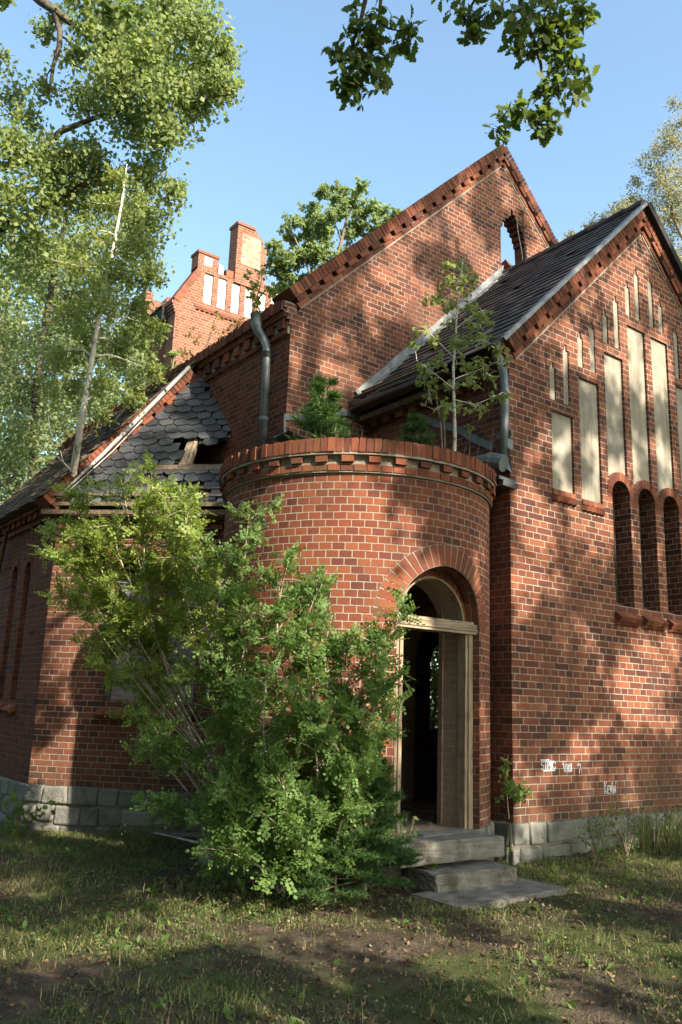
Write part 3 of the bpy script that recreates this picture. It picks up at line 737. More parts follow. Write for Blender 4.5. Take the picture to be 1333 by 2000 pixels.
ring_bricks(b,DR-.17,DR+.090,3.600,3.740,.067,.011,100,322,jit=.004,rj=.008)
for t0,t1 in zip(ths,ths[1:]):
    for r,z0,z1 in ((DR+.030,3.40,3.50),(DR+.012,3.49,3.60),(DR+.078,3.575,3.732)):
        b.poly([dpt(t0,r,z0),dpt(t1,r,z0),dpt(t1,r,z1),dpt(t0,r,z1)],[(t0*DR,z0),(t1*DR,z0),(t1*DR,z1),(t0*DR,z1)],1)
        b.poly([dpt(t0,r,z1),dpt(t1,r,z1),dpt(t1,DR-.2,z1),dpt(t0,DR-.2,z1)],None,1); b.poly([dpt(t0,DR-.2,z0),dpt(t1,DR-.2,z0),dpt(t1,r,z0),dpt(t0,r,z0)],None,1)
b.build('cornice',[M['unit_round'],M['mortar']],porch,recalc=True)
b=MB()                                   # big arch of headers bent round the drum
n=25
for k in range(n):
    g=.17
    base=len(b.v)
    for (dr) in (-.08,.006):
        for rr_ in (DHW+.004,DHW+.215):
            for kk in (k+g*.5,k+1-g*.5):
                a=math.pi*kk/n; x=rr_*math.cos(a); z=DSP+rr_*math.sin(a)
                t=R(270)+math.asin(max(-.99,min(.99,x/DR)))
                b.v.append(tuple(dpt(t,DR+dr,z)))
    for q in ((0,1,3,2),(4,6,7,5),(0,4,5,1),(2,3,7,6),(0,2,6,4),(1,5,7,3)):
        b.f.append(tuple(base+i for i in q)); b.uv.append([(0,0)]*4); b.m.append(0)
b.build('door_arch',M['unit_round'],porch,recalc=True)
b=MB()
for k in range(25):
    a0,a1=math.pi*k/25,math.pi*(k+1)/25
    P=[]
    for rr_,a in ((DHW,a0),(DHW+.22,a0),(DHW+.22,a1),(DHW,a1)):
        x=rr_*math.cos(a); t=R(270)+math.asin(x/DR); P.append(dpt(t,DR+.0025,DSP+rr_*math.sin(a)))
    b.poly(P)
b.build('arch_mortar',M['mortar'],porch)
b=MB()                                   # inner order: recessed arch ring and brick cheeks
yr=.045
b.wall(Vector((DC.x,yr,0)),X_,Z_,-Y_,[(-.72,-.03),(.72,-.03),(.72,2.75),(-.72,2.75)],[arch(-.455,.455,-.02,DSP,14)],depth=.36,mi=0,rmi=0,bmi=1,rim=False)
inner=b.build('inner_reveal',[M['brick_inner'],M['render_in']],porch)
b=MB(); voussoirs(b,DC.x,DSP,.456,.566,23,yr-.012,yr+.12,mi=0); b.build('inner_arch',M['unit_round'],porch,recalc=True)
b=MB(); voussoirs(b,DC.x,DSP+.03,.432,.4555,28,yr-.03,yr+.05,gap=.0); b.build('fanlight_frame',M['wood'],porch,recalc=True)
b=MB()                                   # weathered door frame without a door
yj=(yr-.075,yr-.014)
for sx in (-1,1):
    x=DC.x+sx*.478; b.frame_box(Vector((x,0,0)),X_,Z_,-Y_,(-.056,.056),(-.035,1.905),(-yj[1]-.05,-yj[0]),0,.004)
    b.frame_box(Vector((x,0,0)),X_,Z_,-Y_,(-.012-sx*.008,.012-sx*.008),(0,1.9),(-yj[0]+.001,-yj[0]+.018),0,.002)
b.frame_box(Vector((DC.x,0,0)),X_,Z_,-Y_,(-.575,.575),(1.90,2.005),(-yj[1]-.05,-yj[0]+.035),1,.005)
b.frame_box(Vector((DC.x,0,0)),X_,Z_,-Y_,(-.57,.57),(2.008,2.030),(-yj[1]-.05,-yj[0]+.012),1,.004)
b.frame_box(Vector((DC.x,0,0)),X_,Z_,-Y_,(-.57,.57),(1.93,1.945),(0,-yj[0]+.05),1,.003)
b.build('door_frame',[M['wood'],M['wood_x']],porch,bevel=.006)
b=MB(); ring_bricks(b,DR-.2,DR+.03,-.235,-.008,.34,.02,140,320,rj=.018,jit=.008); ring_bricks(b,DR-.2,DR+.05,-.50,-.245,.41,.02,143,320,rj=.02,jit=.008); ring_bricks(b,DR-.2,DR+.06,-.80,-.51,.41,.02,143,320,rj=.02,jit=.008)
b.build('plinth',M['stone'],porch,recalc=True,bevel=.014)
b=MB()                                   # zinc outlet box by the corner where the porch roof drains
P=[onp(930,906,0,-.22),onp(958,900,0,-.2),onp(985,905,0,-.16),onp(1000,912,0,-.08)]
b.tube([P[0]+Y_*.25,P[0],P[1],P[2]],[.05,.09,.10,.10],10,0)
b.box((-.24,.04),(-.06,.42),(3.66,3.70),1,.01)
b.box((-.20,.05),(-.07,.30),(3.59,3.655),1,.012)
b.frame_box(onp(978,851,0,-.02),Y_,Z_,-X_,(-.18,.05),(-.035,.02),(0,.015),0,.002)
b.poly([onp(980,858,0,-.03),onp(993,868,0,-.01),onp(1002,925,1,-.03),onp(990,915,0,-.1)],None,0)
b.poly([onp(985,852,1,-.004),onp(1003,860,1,-.004),onp(1003,878,1,-.004),onp(985,872,1,-.004)],None,0)
b.build('roof_outlet',[M['zinc'],M['bitumen']],porch)
b=MB(); b.frame_box(onp(570,852,1,2.3),Vector((.9,0,-.3)).normalized(),Vector((0,1,0)),Vector((.3,0,.9)).normalized(),(-.1,.25),(-.1,.3),(0,.012),0,.03); b.build('roof_felt',M['bitumen'],porch)

# ------------------------------------------------------------------ aisle with its raking end and mossy roof
PX,PY=-3.4,5.2; AISL=9.5
mb=MB()
wins=[arch(1.12-.14,1.12+.14,1.05,2.90,8),arch(1.62,1.90,1.05,2.90,8)]
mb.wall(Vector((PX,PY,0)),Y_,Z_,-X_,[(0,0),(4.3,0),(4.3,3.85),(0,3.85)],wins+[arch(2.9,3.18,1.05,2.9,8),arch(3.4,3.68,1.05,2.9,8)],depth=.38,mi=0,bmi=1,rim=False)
mb.wall(Vector((0,PY,0)),X_,Z_,-Y_,[(PX,0),(-1.385,0),(-1.385,6.05),(PX,3.60)],[],depth=.36,mi=2,bmi=1,rim=False)
mb.wall(Vector((0,PY+4.3,0)),X_,Z_,Y_,[(PX,0),(-1.385,0),(-1.385,6.05),(PX,3.60)],[],depth=.36,mi=2,bmi=1,rim=False)
for k in range(5):
    e=.03*(k+1); z=3.47+k*H
    mb.frame_box(Vector((PX,PY,0)),X_,Z_,-Y_,(-e,.25),(z,z+H-.003),(-.3,.002+.0*k),0,0,(PX-e,z))
aisle=mb.build('aisle',[M['brick_aisle'],M['brick_inner'],M['brick']],church)
aisle['label']='low side aisle with paired arched windows and mossy tiles'
b=MB(); al3=Vector((1,0,1.22)).normalized(); up3=Vector((-1.22,0,1)).normalized(); Lr=(PX*-1-1.40+.02)*math.sqrt(1+1.22**2)
O1=Vector((PX-.02,PY-.001,3.58)); verge_core(b,O1,al3,up3,-Y_,Lr,mi=1); verge(b,O1,al3,up3,-Y_,Lr,cop_h=.15,dent_len=.20,gap=.07,cop_front=.07,mitre=False)
b.build('raking_cornice',[M['unit'],M['mortar']],aisle)
b=MB(); b.tube([O1+al3*.16+up3*.18-Y_*.13,O1+al3*1.0+up3*.20-Y_*.135,O1+al3*1.9+up3*.25-Y_*.14,O1+al3*(Lr-.05)+up3*.32-Y_*.12],[.010,.028,.034,.030],8,0)
b.tube([O1+al3*.16+up3*.14-Y_*.13,O1+al3*1.2+up3*.14-Y_*.12,O1+al3*1.9+up3*.19-Y_*.12],.010,6,0); b.build('lightning_cable',M['cable'],aisle,smooth=True)
b=MB(); b.tube([onp(283,772,1,PY-.16),onp(268,778,1,PY-.14),onp(248,790,1,PY-.06),onp(240,803,1,PY+.05),onp(227,816,1,PY+.1),onp(224,824,1,PY+.1),onp(234,829,1,PY+.1)],.011,6,0); b.build('loose_cable',M['cable'],aisle,smooth=True)
b=MB(); E0=Vector((PX-.26,PY-.02,3.76)); S_=2.27*math.sqrt(1+1.22**2)
b.frame_box(E0,Y_,al3,up3,(.03,4.4),(.05,S_),(-.05,0),1)
tile_field(b,E0,Y_,al3,up3,4.45,S_,.18,.15,0,lambda x,s,r: r.random()<.03,jit=.02,lift=.028,seed=5,th=.016)
b.build('mossy_tiled_roof',[M['tile_moss'],M['felt']],aisle)
b=MB()
for k in range(16): b.box((PX-.10,PX),(PY+.15+k*.27,PY+.15+k*.27+.14),(3.62,3.70),0,.004)
for k in range(17): b.box((PX-.13,PX),(PY+.05+k*.26,PY+.05+k*.26+.25),(3.71,3.775),0,.005)
for k in range(17): b.box((PX-.05,PX),(PY+.05+k*.26,PY+.05+k*.26+.25),(3.54,3.61),0,.004)
b.box((PX-.25,PX-.02),(PY+.2,PY+4.3),(3.79,3.83),1,.01)
b.build('eaves_cornice',[M['unit'],M['wood_dark']],aisle)
for (c) in (1.12,1.76,3.04,3.54):
    b=MB(); y=PY+c
    b.wall(Vector((PX+.24,0,0)),Y_,Z_,-X_,arch(y-.139,y+.139,1.06,2.90,8),[arch(y-.11,y+.11,1.1,2.90,8)],depth=.05,mi=0)
    b.box((PX+.235,PX+.27),(y-.012,y+.012),(1.1,3.0),0)
    b.wall(Vector((PX+.262,0,0)),Y_,Z_,-X_,arch(y-.115,y+.115,1.08,2.90,8),[],depth=.005,mi=1)
    b.build('lancet_window',[M['winframe'],M['glass']],aisle)
    b=MB()
    n=13
    for k in range(n):
        t0,t1=math.pi*(k+.05)/n,math.pi*(k+.95)/n
        base=len(b.v)
        for xx in (PX-.006,PX+.1):
            for rr_,a in ((.14,t0),(.245,t0),(.245,t1),(.14,t1)): b.v.append((xx,y+rr_*math.cos(a),2.90+rr_*math.sin(a)))
        for q in ((0,1,2,3),(7,6,5,4),(0,4,5,1),(1,5,6,2),(2,6,7,3),(3,7,4,0)): b.f.append(tuple(base+i for i in q)); b.uv.append([(0,0)]*4); b.m.append(0)
    b.build('window_arch',M['unit'],aisle,recalc=True)
    b=MB(); d=Vector((-.8,0,-.6)).normalized(); n_=Vector((-.6,0,.8)).normalized()
    for k in range(3): b.frame_box(Vector((PX+.16,y-.18,1.10)),Y_,d,n_,(k*.12,k*.12+.11),(0,.33),(-.07,0),0,.003)
    b.build('window_sill',M['unit'],aisle)
b=MB(); b.tube([onp(14,1035,0,PX-.16),onp(6,1075,0,PX-.1),onp(-3,1120,0,PX-.06)],.03,8,0); b.build('downpipe',M['rust'],aisle)
stone_plinth('plinth',Vector((PX,PY+4.3,0)),-Y_,-X_,4.33,-1.1,aisle,seed=12)

# ------------------------------------------------------------------ chamfered annex with slate roof
e1=Vector((1,-1,0)).normalized(); nD=Vector((-1,-1,0)).normalized(); P0=Vector((PX,PY,0))
mb=MB()
w1=arch(.90,1.40,1.08,2.75,8); w2=arch(1.62,2.12,1.08,2.75,8)
mb.wall(P0,e1,Z_,nD,[(0,0),(2.86,0),(2.86,3.62),(0,3.62)],[w1,w2],depth=.36,mi=0,rmi=0,back=False,rim=False)
annex=mb.build('annex',[M['brick']],church)
annex['label']='chamfered annex wall under a broken slate roof'
for (a,c) in ((.90,1.40),(1.62,2.12)):
    b=MB(); b.frame_box(P0,e1,Z_,nD,(a-.01,c+.01),(1.05,1.98),(-.26,-.20),0,0,(a,1.05))
    b.frame_box(P0,e1,Z_,nD,(a,c),(1.98,2.05),(-.24,-.19),1); b.frame_box(P0,e1,Z_,nD,(a,a+.04),(1.05,2.75),(-.16,-.11),2); b.frame_box(P0,e1,Z_,nD,(c-.04,c),(1.05,2.75),(-.16,-.11),2)
    b.frame_box(P0,e1,Z_,nD,((a+c)/2-.012,(a+c)/2+.012),(2.05,2.95),(-.2,-.17),2)
    b.frame_box(P0,e1,Z_,nD,(a+.04,c-.02),(2.35,2.70),(-.20,-.185),3)
    b.build('bricked_up_window',[M['whitebrick'],M['wood_dark'],M['winframe'],M['zinc_light']],annex)
    b=MB(); d=(nD*.8-Z_*.6).normalized(); n_=(nD*.6+Z_*.8).normalized()
    for k in range(5): b.frame_box(P0-nD*.14+e1*(a-.05)+Z_*1.10,e1,d,n_,(k*.12,k*.12+.11),(0,.32),(-.07,0),0,.003)
    b.build('window_sill',M['unit'],annex)
    b=MB(); n=15
    for k in range(n):
        t0,t1=math.pi*(k+.05)/n,math.pi*(k+.95)/n; base=len(b.v); cc=(a+c)/2
        for dd in (.006,-.1):
            for rr_,aa in ((.25,t0),(.37,t0),(.37,t1),(.25,t1)): b.v.append(tuple(P0+e1*(cc+min(rr_*math.cos(aa),.36) )+Z_*(2.75+rr_*math.sin(aa))+nD*dd))
        for q in ((0,1,2,3),(7,6,5,4),(0,4,5,1),(1,5,6,2),(2,6,7,3),(3,7,4,0)): b.f.append(tuple(base+i for i in q)); b.uv.append([(0,0)]*4); b.m.append(0)
    b.build('window_arch',M['unit'],annex,recalc=True)
b=MB()
for k in range(9): b.frame_box(P0,e1,Z_,nD,(.05+k*.31,.05+k*.31+.16),(3.36,3.44),(-.05,.08),0,.005)
for k in range(11): b.frame_box(P0,e1,Z_,nD,(k*.26,k*.26+.25),(3.28,3.35),(-.05,.045),0,.004)
for k in range(11): b.frame_box(P0,e1,Z_,nD,(k*.26,k*.26+.25),(3.45,3.52),(-.05,.10),0,.006)
b.build('eaves_cornice',M['unit'],annex)
stone_plinth('plinth',P0-e1*.03,e1,nD,2.9,-1.1,annex,seed=21)
# slate plane: Z = 6.10 - 1.05*((-1.38-x)+(5.15-y))
e2=Vector((.7071,.7071,1.697)).normalized(); nS=e1.cross(e2).normalized()
if nS.z<0: nS=-nS
def slz(x,y): return 6.05-1.20*((-1.38-x)+(5.05-y))
S0=Vector((PX,PY-.05,slz(PX,PY-.05)))+nD*.20-Z_*.339     # lower left corner of the slate plane, below the eaves
def inside(p):
    return p.x<-1.36 and p.y<5.19
holeA=[onp(362,868,1,4.2)]
def px_of(p):
    d=Vector(p)-CAM; z=d.dot(_f); return 666.5+F_PX*d.dot(_r)/z, 1000-F_PX*d.dot(_u)/z
def in_hole(p):
    # the gap lies low on the right of the slope, beside the porch
    s=(p-S0).dot(e1); t=(p-S0).dot(e2)
    return (1.36+.12*math.sin(11*t)<s<2.72 and 1.04<t<1.70+.14*math.sin(6*s)) 
b=MB(); rnd=random.Random(11)
rowh=.150; tw=.222
for r in range(30):
    for k in range(-3,19):
        s=k*tw+(r%2)*tw*.5+rnd.uniform(-.012,.012); t=r*rowh
        p=S0+e1*s+e2*t; c=p+e2*.09+e1*tw*.5
        if not inside(c) or c.z<3.55 or c.z>6.22: continue
        if in_hole(c): continue
        if t<.85 and rnd.random()<.30: continue
        if rnd.random()<.015: continue
        ti=rnd.uniform(-.010,.012); sk=rnd.uniform(-.05,.05) if rnd.random()>.12 else rnd.uniform(-.22,.22)
        A=(e1*math.cos(sk)+e2*math.sin(sk)); B=(e2*math.cos(sk)-e1*math.sin(sk))
        w=tw-.006
        pts=[p+B*.060+nS*.022,p+A*(w*.36)+nS*.026,p+A*w+B*.035+nS*(.024+ti),p+A*w+B*.225+nS*.006,p+B*.225+nS*.006]
        base=len(b.v); b.v+=[tuple(q+nS*.008) for q in pts]+[tuple(q) for q in pts]
        b.f.append(tuple(base+i for i in range(5))); b.f.append(tuple(base+5+i for i in range(5))[::-1])
        for i in range(5):
            j=(i+1)%5; b.f.append((base+i,base+5+i,base+5+j,base+j))
        for _ in range(7): b.m.append(0)
        b.uv+=[[(0,0)]*5,[(0,0)]*5]+[[(0,0)]*4]*5
b.build('slate_roof',M['slate'],annex)
b=MB()                                    # decking below the slates, left open at the gap
def tri_deck(s0,s1,t0,t1):
    n=8
    for i in range(n):
        for j in range(n):
            a,c=s0+(s1-s0)*i/n,s0+(s1-s0)*(i+1)/n; d,e=t0+(t1-t0)*j/n,t0+(t1-t0)*(j+1)/n
            q=[S0+e1*x+e2*y for x,y in ((a,d),(c,d),(c,e),(a,e))]
            if all(inside(z) for z in q): b.poly([z-nS*.012 for z in q],None,0)
for i in range(34):
    for j in range(40):
        a=-.2+i*.1; t=.30+j*.08; q=[S0+e1*x+e2*y for x,y in ((a,t),(a+.1,t),(a+.1,t+.08),(a,t+.08))]
        c=(q[0]+q[2])/2
        if all(inside(z+X_*.03-Y_*.0) for z in q) and not in_hole(c) and c.z<6.2: b.poly([z-nS*.012 for z in q],None,0)
b.build('roof_decking',M['felt'],annex)
b=MB()                                    # the timbers that show in the gap
b.frame_box(S0+e1*1.50+e2*.94-nS*.03,e1,e2,nS,(0,.10),(0,.78),(-.12,0),1,.014)
b.frame_box(S0+e1*1.62+e2*.96-nS*.03,e1,e2,nS,(0,.05),(0,.70),(-.10,.01),1,.012)
b.frame_box(S0+e1*1.0+e2*1.0,e1,e2,nS,(0,1.75),(0,.075),(-.09,.035),0,.012)
b.frame_box(S0+e1*1.38+e2*1.74-nS*.03,e1,e2,nS,(0,1.0),(0,.06),(-.06,.0),0,.008)
b.frame_box(S0+e1*1.2+e2*.62,e1,e2,nS,(0,1.6),(0,.05),(-.07,.02),0,.01)
b.frame_box(S0+e1*.2+e2*.12,e1,e2,nS,(0,2.55),(0,.07),(-.06,.03),0,.012)
b.build('exposed_timbers',[M['wood_dark'],M['wood_pale']],annex)
b=MB()                                    # gutter board and the remains of the zinc gutter
G=P0+nD*.16
b.frame_box(G,e1,Z_,nD,(-.15,2.8),(3.53,3.60),(-.14,.05),0,.008)
b.frame_box(G,e1,Z_,nD,(.1,2.82),(3.64,3.69),(-.10,.10),0,.008)
b.frame_box(G,e1,Z_,nD,(-.2,2.75),(3.80,3.83),(-.06,.0),0,.006)
for s in (.5,1.35,2.15): b.frame_box(G,e1,Z_,nD,(s,s+.035),(3.5,3.84),(.0,.025),0,.004)
for s,w in ((.25,.4),(1.5,.5),(2.3,.45)): b.frame_box(G+Z_*3.70+nD*.02,e1,(Z_*.8-nD*.6).normalized(),nD,(s,s+w),(0,.14),(0,.008),1,.012)
b.build('gutter_boards',[M['wood_dark'],M['zinc']],annex)

# ------------------------------------------------------------------ stepped tower gable far behind
TY=13.0; T0,T1,TE=1.52,5.87,11.30
mb=MB(); TN=[]
for k in range(7):
    c=3.70+(k-3)*.43+.02; TN.append(rect(c-.13,c+.13,11.70,12.62))
outer=[(T0,0),(T1,0),(T1,TE),(T1+.06,TE+.22),(5.34,12.55),(5.34,12.72),(2.06,12.72),(2.06,12.55),(T0-.06,TE+.22),(T0,TE)]
mb.wall(Vector((0,TY,0)),X_,Z_,-Y_,outer,TN,depth=.4,mi=0,bmi=0)
mb.wall(Vector((T0,TY,0)),Y_,Z_,-X_,[(0.4,0),(2.2,0),(2.2,TE),(.4,TE)],[arch(1.0,1.5,7.2,9.0,6)],depth=.4,mi=1,rim=False)
mb.wall(Vector((T1,TY,0)),Y_,Z_,X_,[(0.4,0),(2.2,0),(2.2,TE),(.4,TE)],[],depth=.4,mi=0,rim=False)
mb.wall(Vector((0,TY+2.2,0)),X_,Z_,Y_,[(T0,0),(T1,0),(T1,TE),(5.34,12.5),(2.06,12.5),(T0,TE)],[],depth=.4,mi=0)
for k in range(4): mb.frame_box(Vector((T0,TY,0)),X_,Z_,-Y_,(-.03*(k+1),.2),(TE-.12+k*H,TE-.12+k*H+H-.003),(-.4,.003),0,0,(T0,TE+k*H))
tower=mb.build('tower',[M['brick_tower'],M['brick_shaded']],church)
tower['label']='stepped tower gable with white niches and chimney'
for k,L in enumerate(TN):
    b=MB(); b.box((L[0][0]-.01,L[1][0]+.01),(TY+.05,TY+.07),(11.69,12.63),0); b.build('blind_niche',M['plaster_white'],tower)
b=MB()                                    # saw tooth course under the niches
for k in range(22): b.frame_box(Vector((2.15+k*.146,TY,11.44)),Vector((1,1,0)).normalized(),Z_,Vector((1,-1,0)).normalized(),(-.05,.05),(0,.07),(-.05,.05),0,.001)
b.box((2.05,5.35),(TY-.022,TY+.1),(11.52,11.59),0)
b.build('frieze',M['unit_tower'],tower)
for sx,x0 in ((1,T0-.06),(-1,T1+.06)):
    b=MB(); A=Vector((x0,TY-.001,TE+.25)); B=Vector((2.06 if sx>0 else 5.34,TY-.001,12.62)); d=(B-A); L=d.length; d.normalize(); u_=Vector((-d.z,0,d.x)) if sx>0 else Vector((d.z,0,-d.x))
    s=0
    while s<L-.03: b.frame_box(A,d,u_,-Y_,(s,s+.069),(-.15,.02),(-.4,.02),0,.003); s+=.077
    b.build('sloping_coping',M['unit_tower'],tower)
for (x0,x1,z1,lab) in ((2.06,2.66,13.12,0),(4.76,5.34,13.12,0)):
    b=MB(); b.frame_box(Vector((0,TY,0)),X_,Z_,-Y_,(x0,x1),(12.60,z1),(-.40,.006),0,0,(x0,12.6))
    b.frame_box(Vector((0,TY,0)),X_,Z_,-Y_,(x0-.03,x1+.03),(z1,z1+.08),(-.43,.035),1)
    b.box((x0+.19,x0+.42),(TY-.012,TY),(12.82,13.06),2)
    b.build('pinnacle',[M['brick_tower'],M['unit_tower'],M['plaster_white']],tower)
for (x0,x1) in ((2.70,2.84),(2.94,3.17),(4.22,4.45),(4.52,4.72)):
    b=MB(); b.box((x0,x1),(TY-.004,TY+.38),(12.70,12.95+random.uniform(-.04,.05)),0,.012); b.build('merlon_stump',M['plaster_white'] if x1<2.9 or x1>4.5 else M['unit_tower'],tower)
b=MB(); b.frame_box(Vector((0,TY,0)),X_,Z_,-Y_,(3.20,4.18),(12.62,14.05),(-.42,.03),0,0,(3.2,12.6))
b.frame_box(Vector((0,TY,0)),X_,Z_,-Y_,(3.20,4.05),(14.05,14.28),(-.42,.03),0,0,(3.2,14.05)); b.frame_box(Vector((0,TY,0)),X_,Z_,-Y_,(3.20,3.86),(14.28,14.44),(-.42,.03),0,0,(3.2,14.28))
b.frame_box(Vector((0,TY,0)),X_,Z_,-Y_,(3.17,3.76),(14.44,14.53),(-.45,.06),1,.01)
b.frame_box(Vector((0,TY,0)),X_,Z_,-Y_,(3.35,3.98),(13.25,14.2),(.0,.036),2,.0,(3.35,13.2))
b.build('chimney',[M['brick_tower'],M['unit_tower'],brick_mat('patched_chimney_brick',ramp=[(0,(.16,.13,.10)),(.5,(.40,.27,.17)),(1,(.52,.38,.25))],mortar=(.46,.40,.32),weather=.8)],tower)
b=MB(); E0=Vector((T0-.22,TY+.42,TE+.10)); sT=Vector((1,0,1.1)).normalized(); nT=Vector((-1.1,0,1)).normalized()
b.frame_box(E0,Y_,sT,nT,(0,1.5),(0,1.2),(-.06,0),1); tile_field(b,E0,Y_,sT,nT,1.5,1.2,.2,.2,0,None,seed=8)
b.box((T0-.2,T0),(TY+.4,TY+2.1),(TE-.25,TE+.08),1)
b.build('tower_roof',[M['tile_moss'],M['felt']],tower)
b=MB(); b.frame_box(Vector((0,TY+1.9,0)),X_,Z_,-Y_,(T0-.1,2.5),(TE-.3,12.30),(-.5,.01),0,0,(0,0)); b.frame_box(Vector((0,TY+1.9,0)),X_,Z_,-Y_,(T0-.15,T0+.12),(12.30,12.5),(-.5,.02),0,.02,(0,0)); b.build('rear_gable_stump',M['brick_tower'],tower)
# ================================================================== ground, steps
def axis_lin():
    a=[-9+.09*i for i in range(200)]
    return a
xs=np.concatenate([-9-np.geomspace(.2,1500,26)[::-1],np.arange(-9,9.01,.10),9+np.geomspace(.2,1500,26)])
ys=np.concatenate([-9-np.geomspace(.2,1500,26)[::-1],np.arange(-9,9.01,.10),9+np.geomspace(.2,1500,26)])
GX,GY=np.meshgrid(xs,ys,indexing='ij')
near=np.clip(1-(np.maximum(np.abs(GX),np.abs(GY))-9)/30,0,1)
GZ=ground_z(GX,GY)*near+(1-near)*(-.5)
GZ+=near*(RNG.normal(0,.007,GX.shape))
nx,ny=GX.shape
idx=np.arange(nx*ny).reshape(nx,ny)
Fq=np.stack([idx[:-1,:-1],idx[1:,:-1],idx[1:,1:],idx[:-1,1:]],-1).reshape(-1,4)
def ground_mat():
    s=NT('forest_ground'); P=s.pos()
    sep=s.new('ShaderNodeSeparateXYZ'); s.l.new(P,sep.inputs[0])
    a=s.noise(P,.8,4,.6); b_=s.noise(P,6,5,.65); c_=s.noise(P,45,4,.7)
    soil=s.ramp(b_,[(.25,(.030,.022,.015)),(.5,(.068,.051,.036)),(.75,(.125,.099,.072))])
    green=s.ramp(b_,[(.3,(.030,.042,.013)),(.7,(.080,.090,.032))])
    c=s.mix(s.maprange(a,.44,.58),soil,green)
    c=s.mix(s.maprange(c_,.58,.70,0,.6),c,(.17,.14,.10))
    c=s.mix(s.maprange(c_,.28,.40,.6,0),c,(.02,.015,.01))
    h=s.math('ADD',b_,s.math('MULTIPLY',c_,.6))
    return s.surf(c,rough=.97,normal=s.bump(h,1.0,.04),spec=.1)
g=np_mesh('ground',np.stack([GX,GY,GZ],-1).reshape(-1,3),Fq,ground_mat(),smooth=True); g['kind']='structure'

def rough_block(name,x,y,z,mat,label,cat,rot=0,jit=.009,group=None,bev=.012,cuts=6):
    me=bpy.data.meshes.new(name); bm=bmesh.new()
    bmesh.ops.create_cube(bm,size=1)
    bmesh.ops.scale(bm,vec=((x[1]-x[0]),(y[1]-y[0]),(z[1]-z[0])),verts=bm.verts)
    bmesh.ops.bevel(bm,geom=list(bm.edges),offset=bev,segments=2,affect='EDGES')
    bmesh.ops.subdivide_edges(bm,edges=[e for e in bm.edges if e.calc_length()>.12],cuts=cuts,use_grid_fill=True)
    for v in bm.verts:
        v.co+=Vector((random.uniform(-jit,jit),random.uniform(-jit,jit),random.uniform(-jit,jit)))*.6
    bm.to_mesh(me); bm.free(); me.materials.append(mat)
    o=bpy.data.objects.new(name,me); COL.objects.link(o)
    o.location=((x[0]+x[1])/2,(y[0]+y[1])/2,(z[0]+z[1])/2); o.rotation_euler[2]=rot
    return tag(o,label,cat,group)
rough_block('stone_step',(-1.98,-.68),(-.50,.02),(-.195,-.014),M['concrete'],'thick stone step directly under the doorway of the round porch','step',group='entrance steps')
rough_block('stone_step',(-1.72,-.76),(-.70,-.30),(-.42,-.245),M['concrete'],'lower stone step half buried in front of the porch step','step',group='entrance steps',rot=R(-3))
rough_block('stone_slab',(-1.95,-.50),(-1.12,-.55),(-.46,-.385),M['concrete'],'flat grey stone slab lying on the ground before the steps','slab',rot=R(4),jit=.012)
# rubble on the threshold
b=MB(); rnd=random.Random(5)
for k in range(70):
    x=rnd.uniform(-1.85,-.7); y=rnd.uniform(-.2,.5); s=rnd.uniform(.008,.035)
    z=-.04+.02*rnd.random() if y<0 else -.03
    b.frame_box(Vector((x,y,z)),Vector((rnd.uniform(-1,1),rnd.uniform(-1,1),rnd.uniform(-.3,.3))).normalized(),Vector((0,.3,1)).normalized(),Vector((.7,.7,.1)).normalized(),(-s,s),(-s*.4,s*.5),(-s*.7,s*.7),0,s*.3)
o=b.build('doorstep_rubble',[M['pebble']]); o['kind']='stuff'; tag(o,'crumbled brick and mortar bits scattered on the threshold','rubble')

# ================================================================== foliage helpers
def unit(a): return a/np.maximum(np.linalg.norm(a,axis=-1,keepdims=True),1e-9)
def leaf_geo(pos,size,rng,axis=None,droop=.35,width=.72,fold=.12,spread=1.0):
    """folded pointed leaves: 4 verts, 2 triangles each"""
    N=len(pos); a=rng.normal(size=(N,3))*spread
    if axis is not None: a=a*.6+axis
    a[:,2]-=droop; a=unit(a)
    n=rng.normal(size=(N,3)); n[:,2]+=.9; n=unit(n-a*np.sum(n*a,1,keepdims=True)); s=np.cross(n,a)
    l=size[:,None]; w=l*width*.5
    v0=pos; v2=pos+a*l; m_=pos+a*l*.42
    v1=m_+s*w+n*l*fold; v3=m_-s*w+n*l*fold
    V=np.stack([v0,v1,v2,v3],1).reshape(-1,3)
    b=np.arange(N)[:,None]*4
    F=np.stack([np.concatenate([b,b+1,b+2],1),np.concatenate([b,b+2,b+3],1)],1).reshape(-1,3)
    return V,F
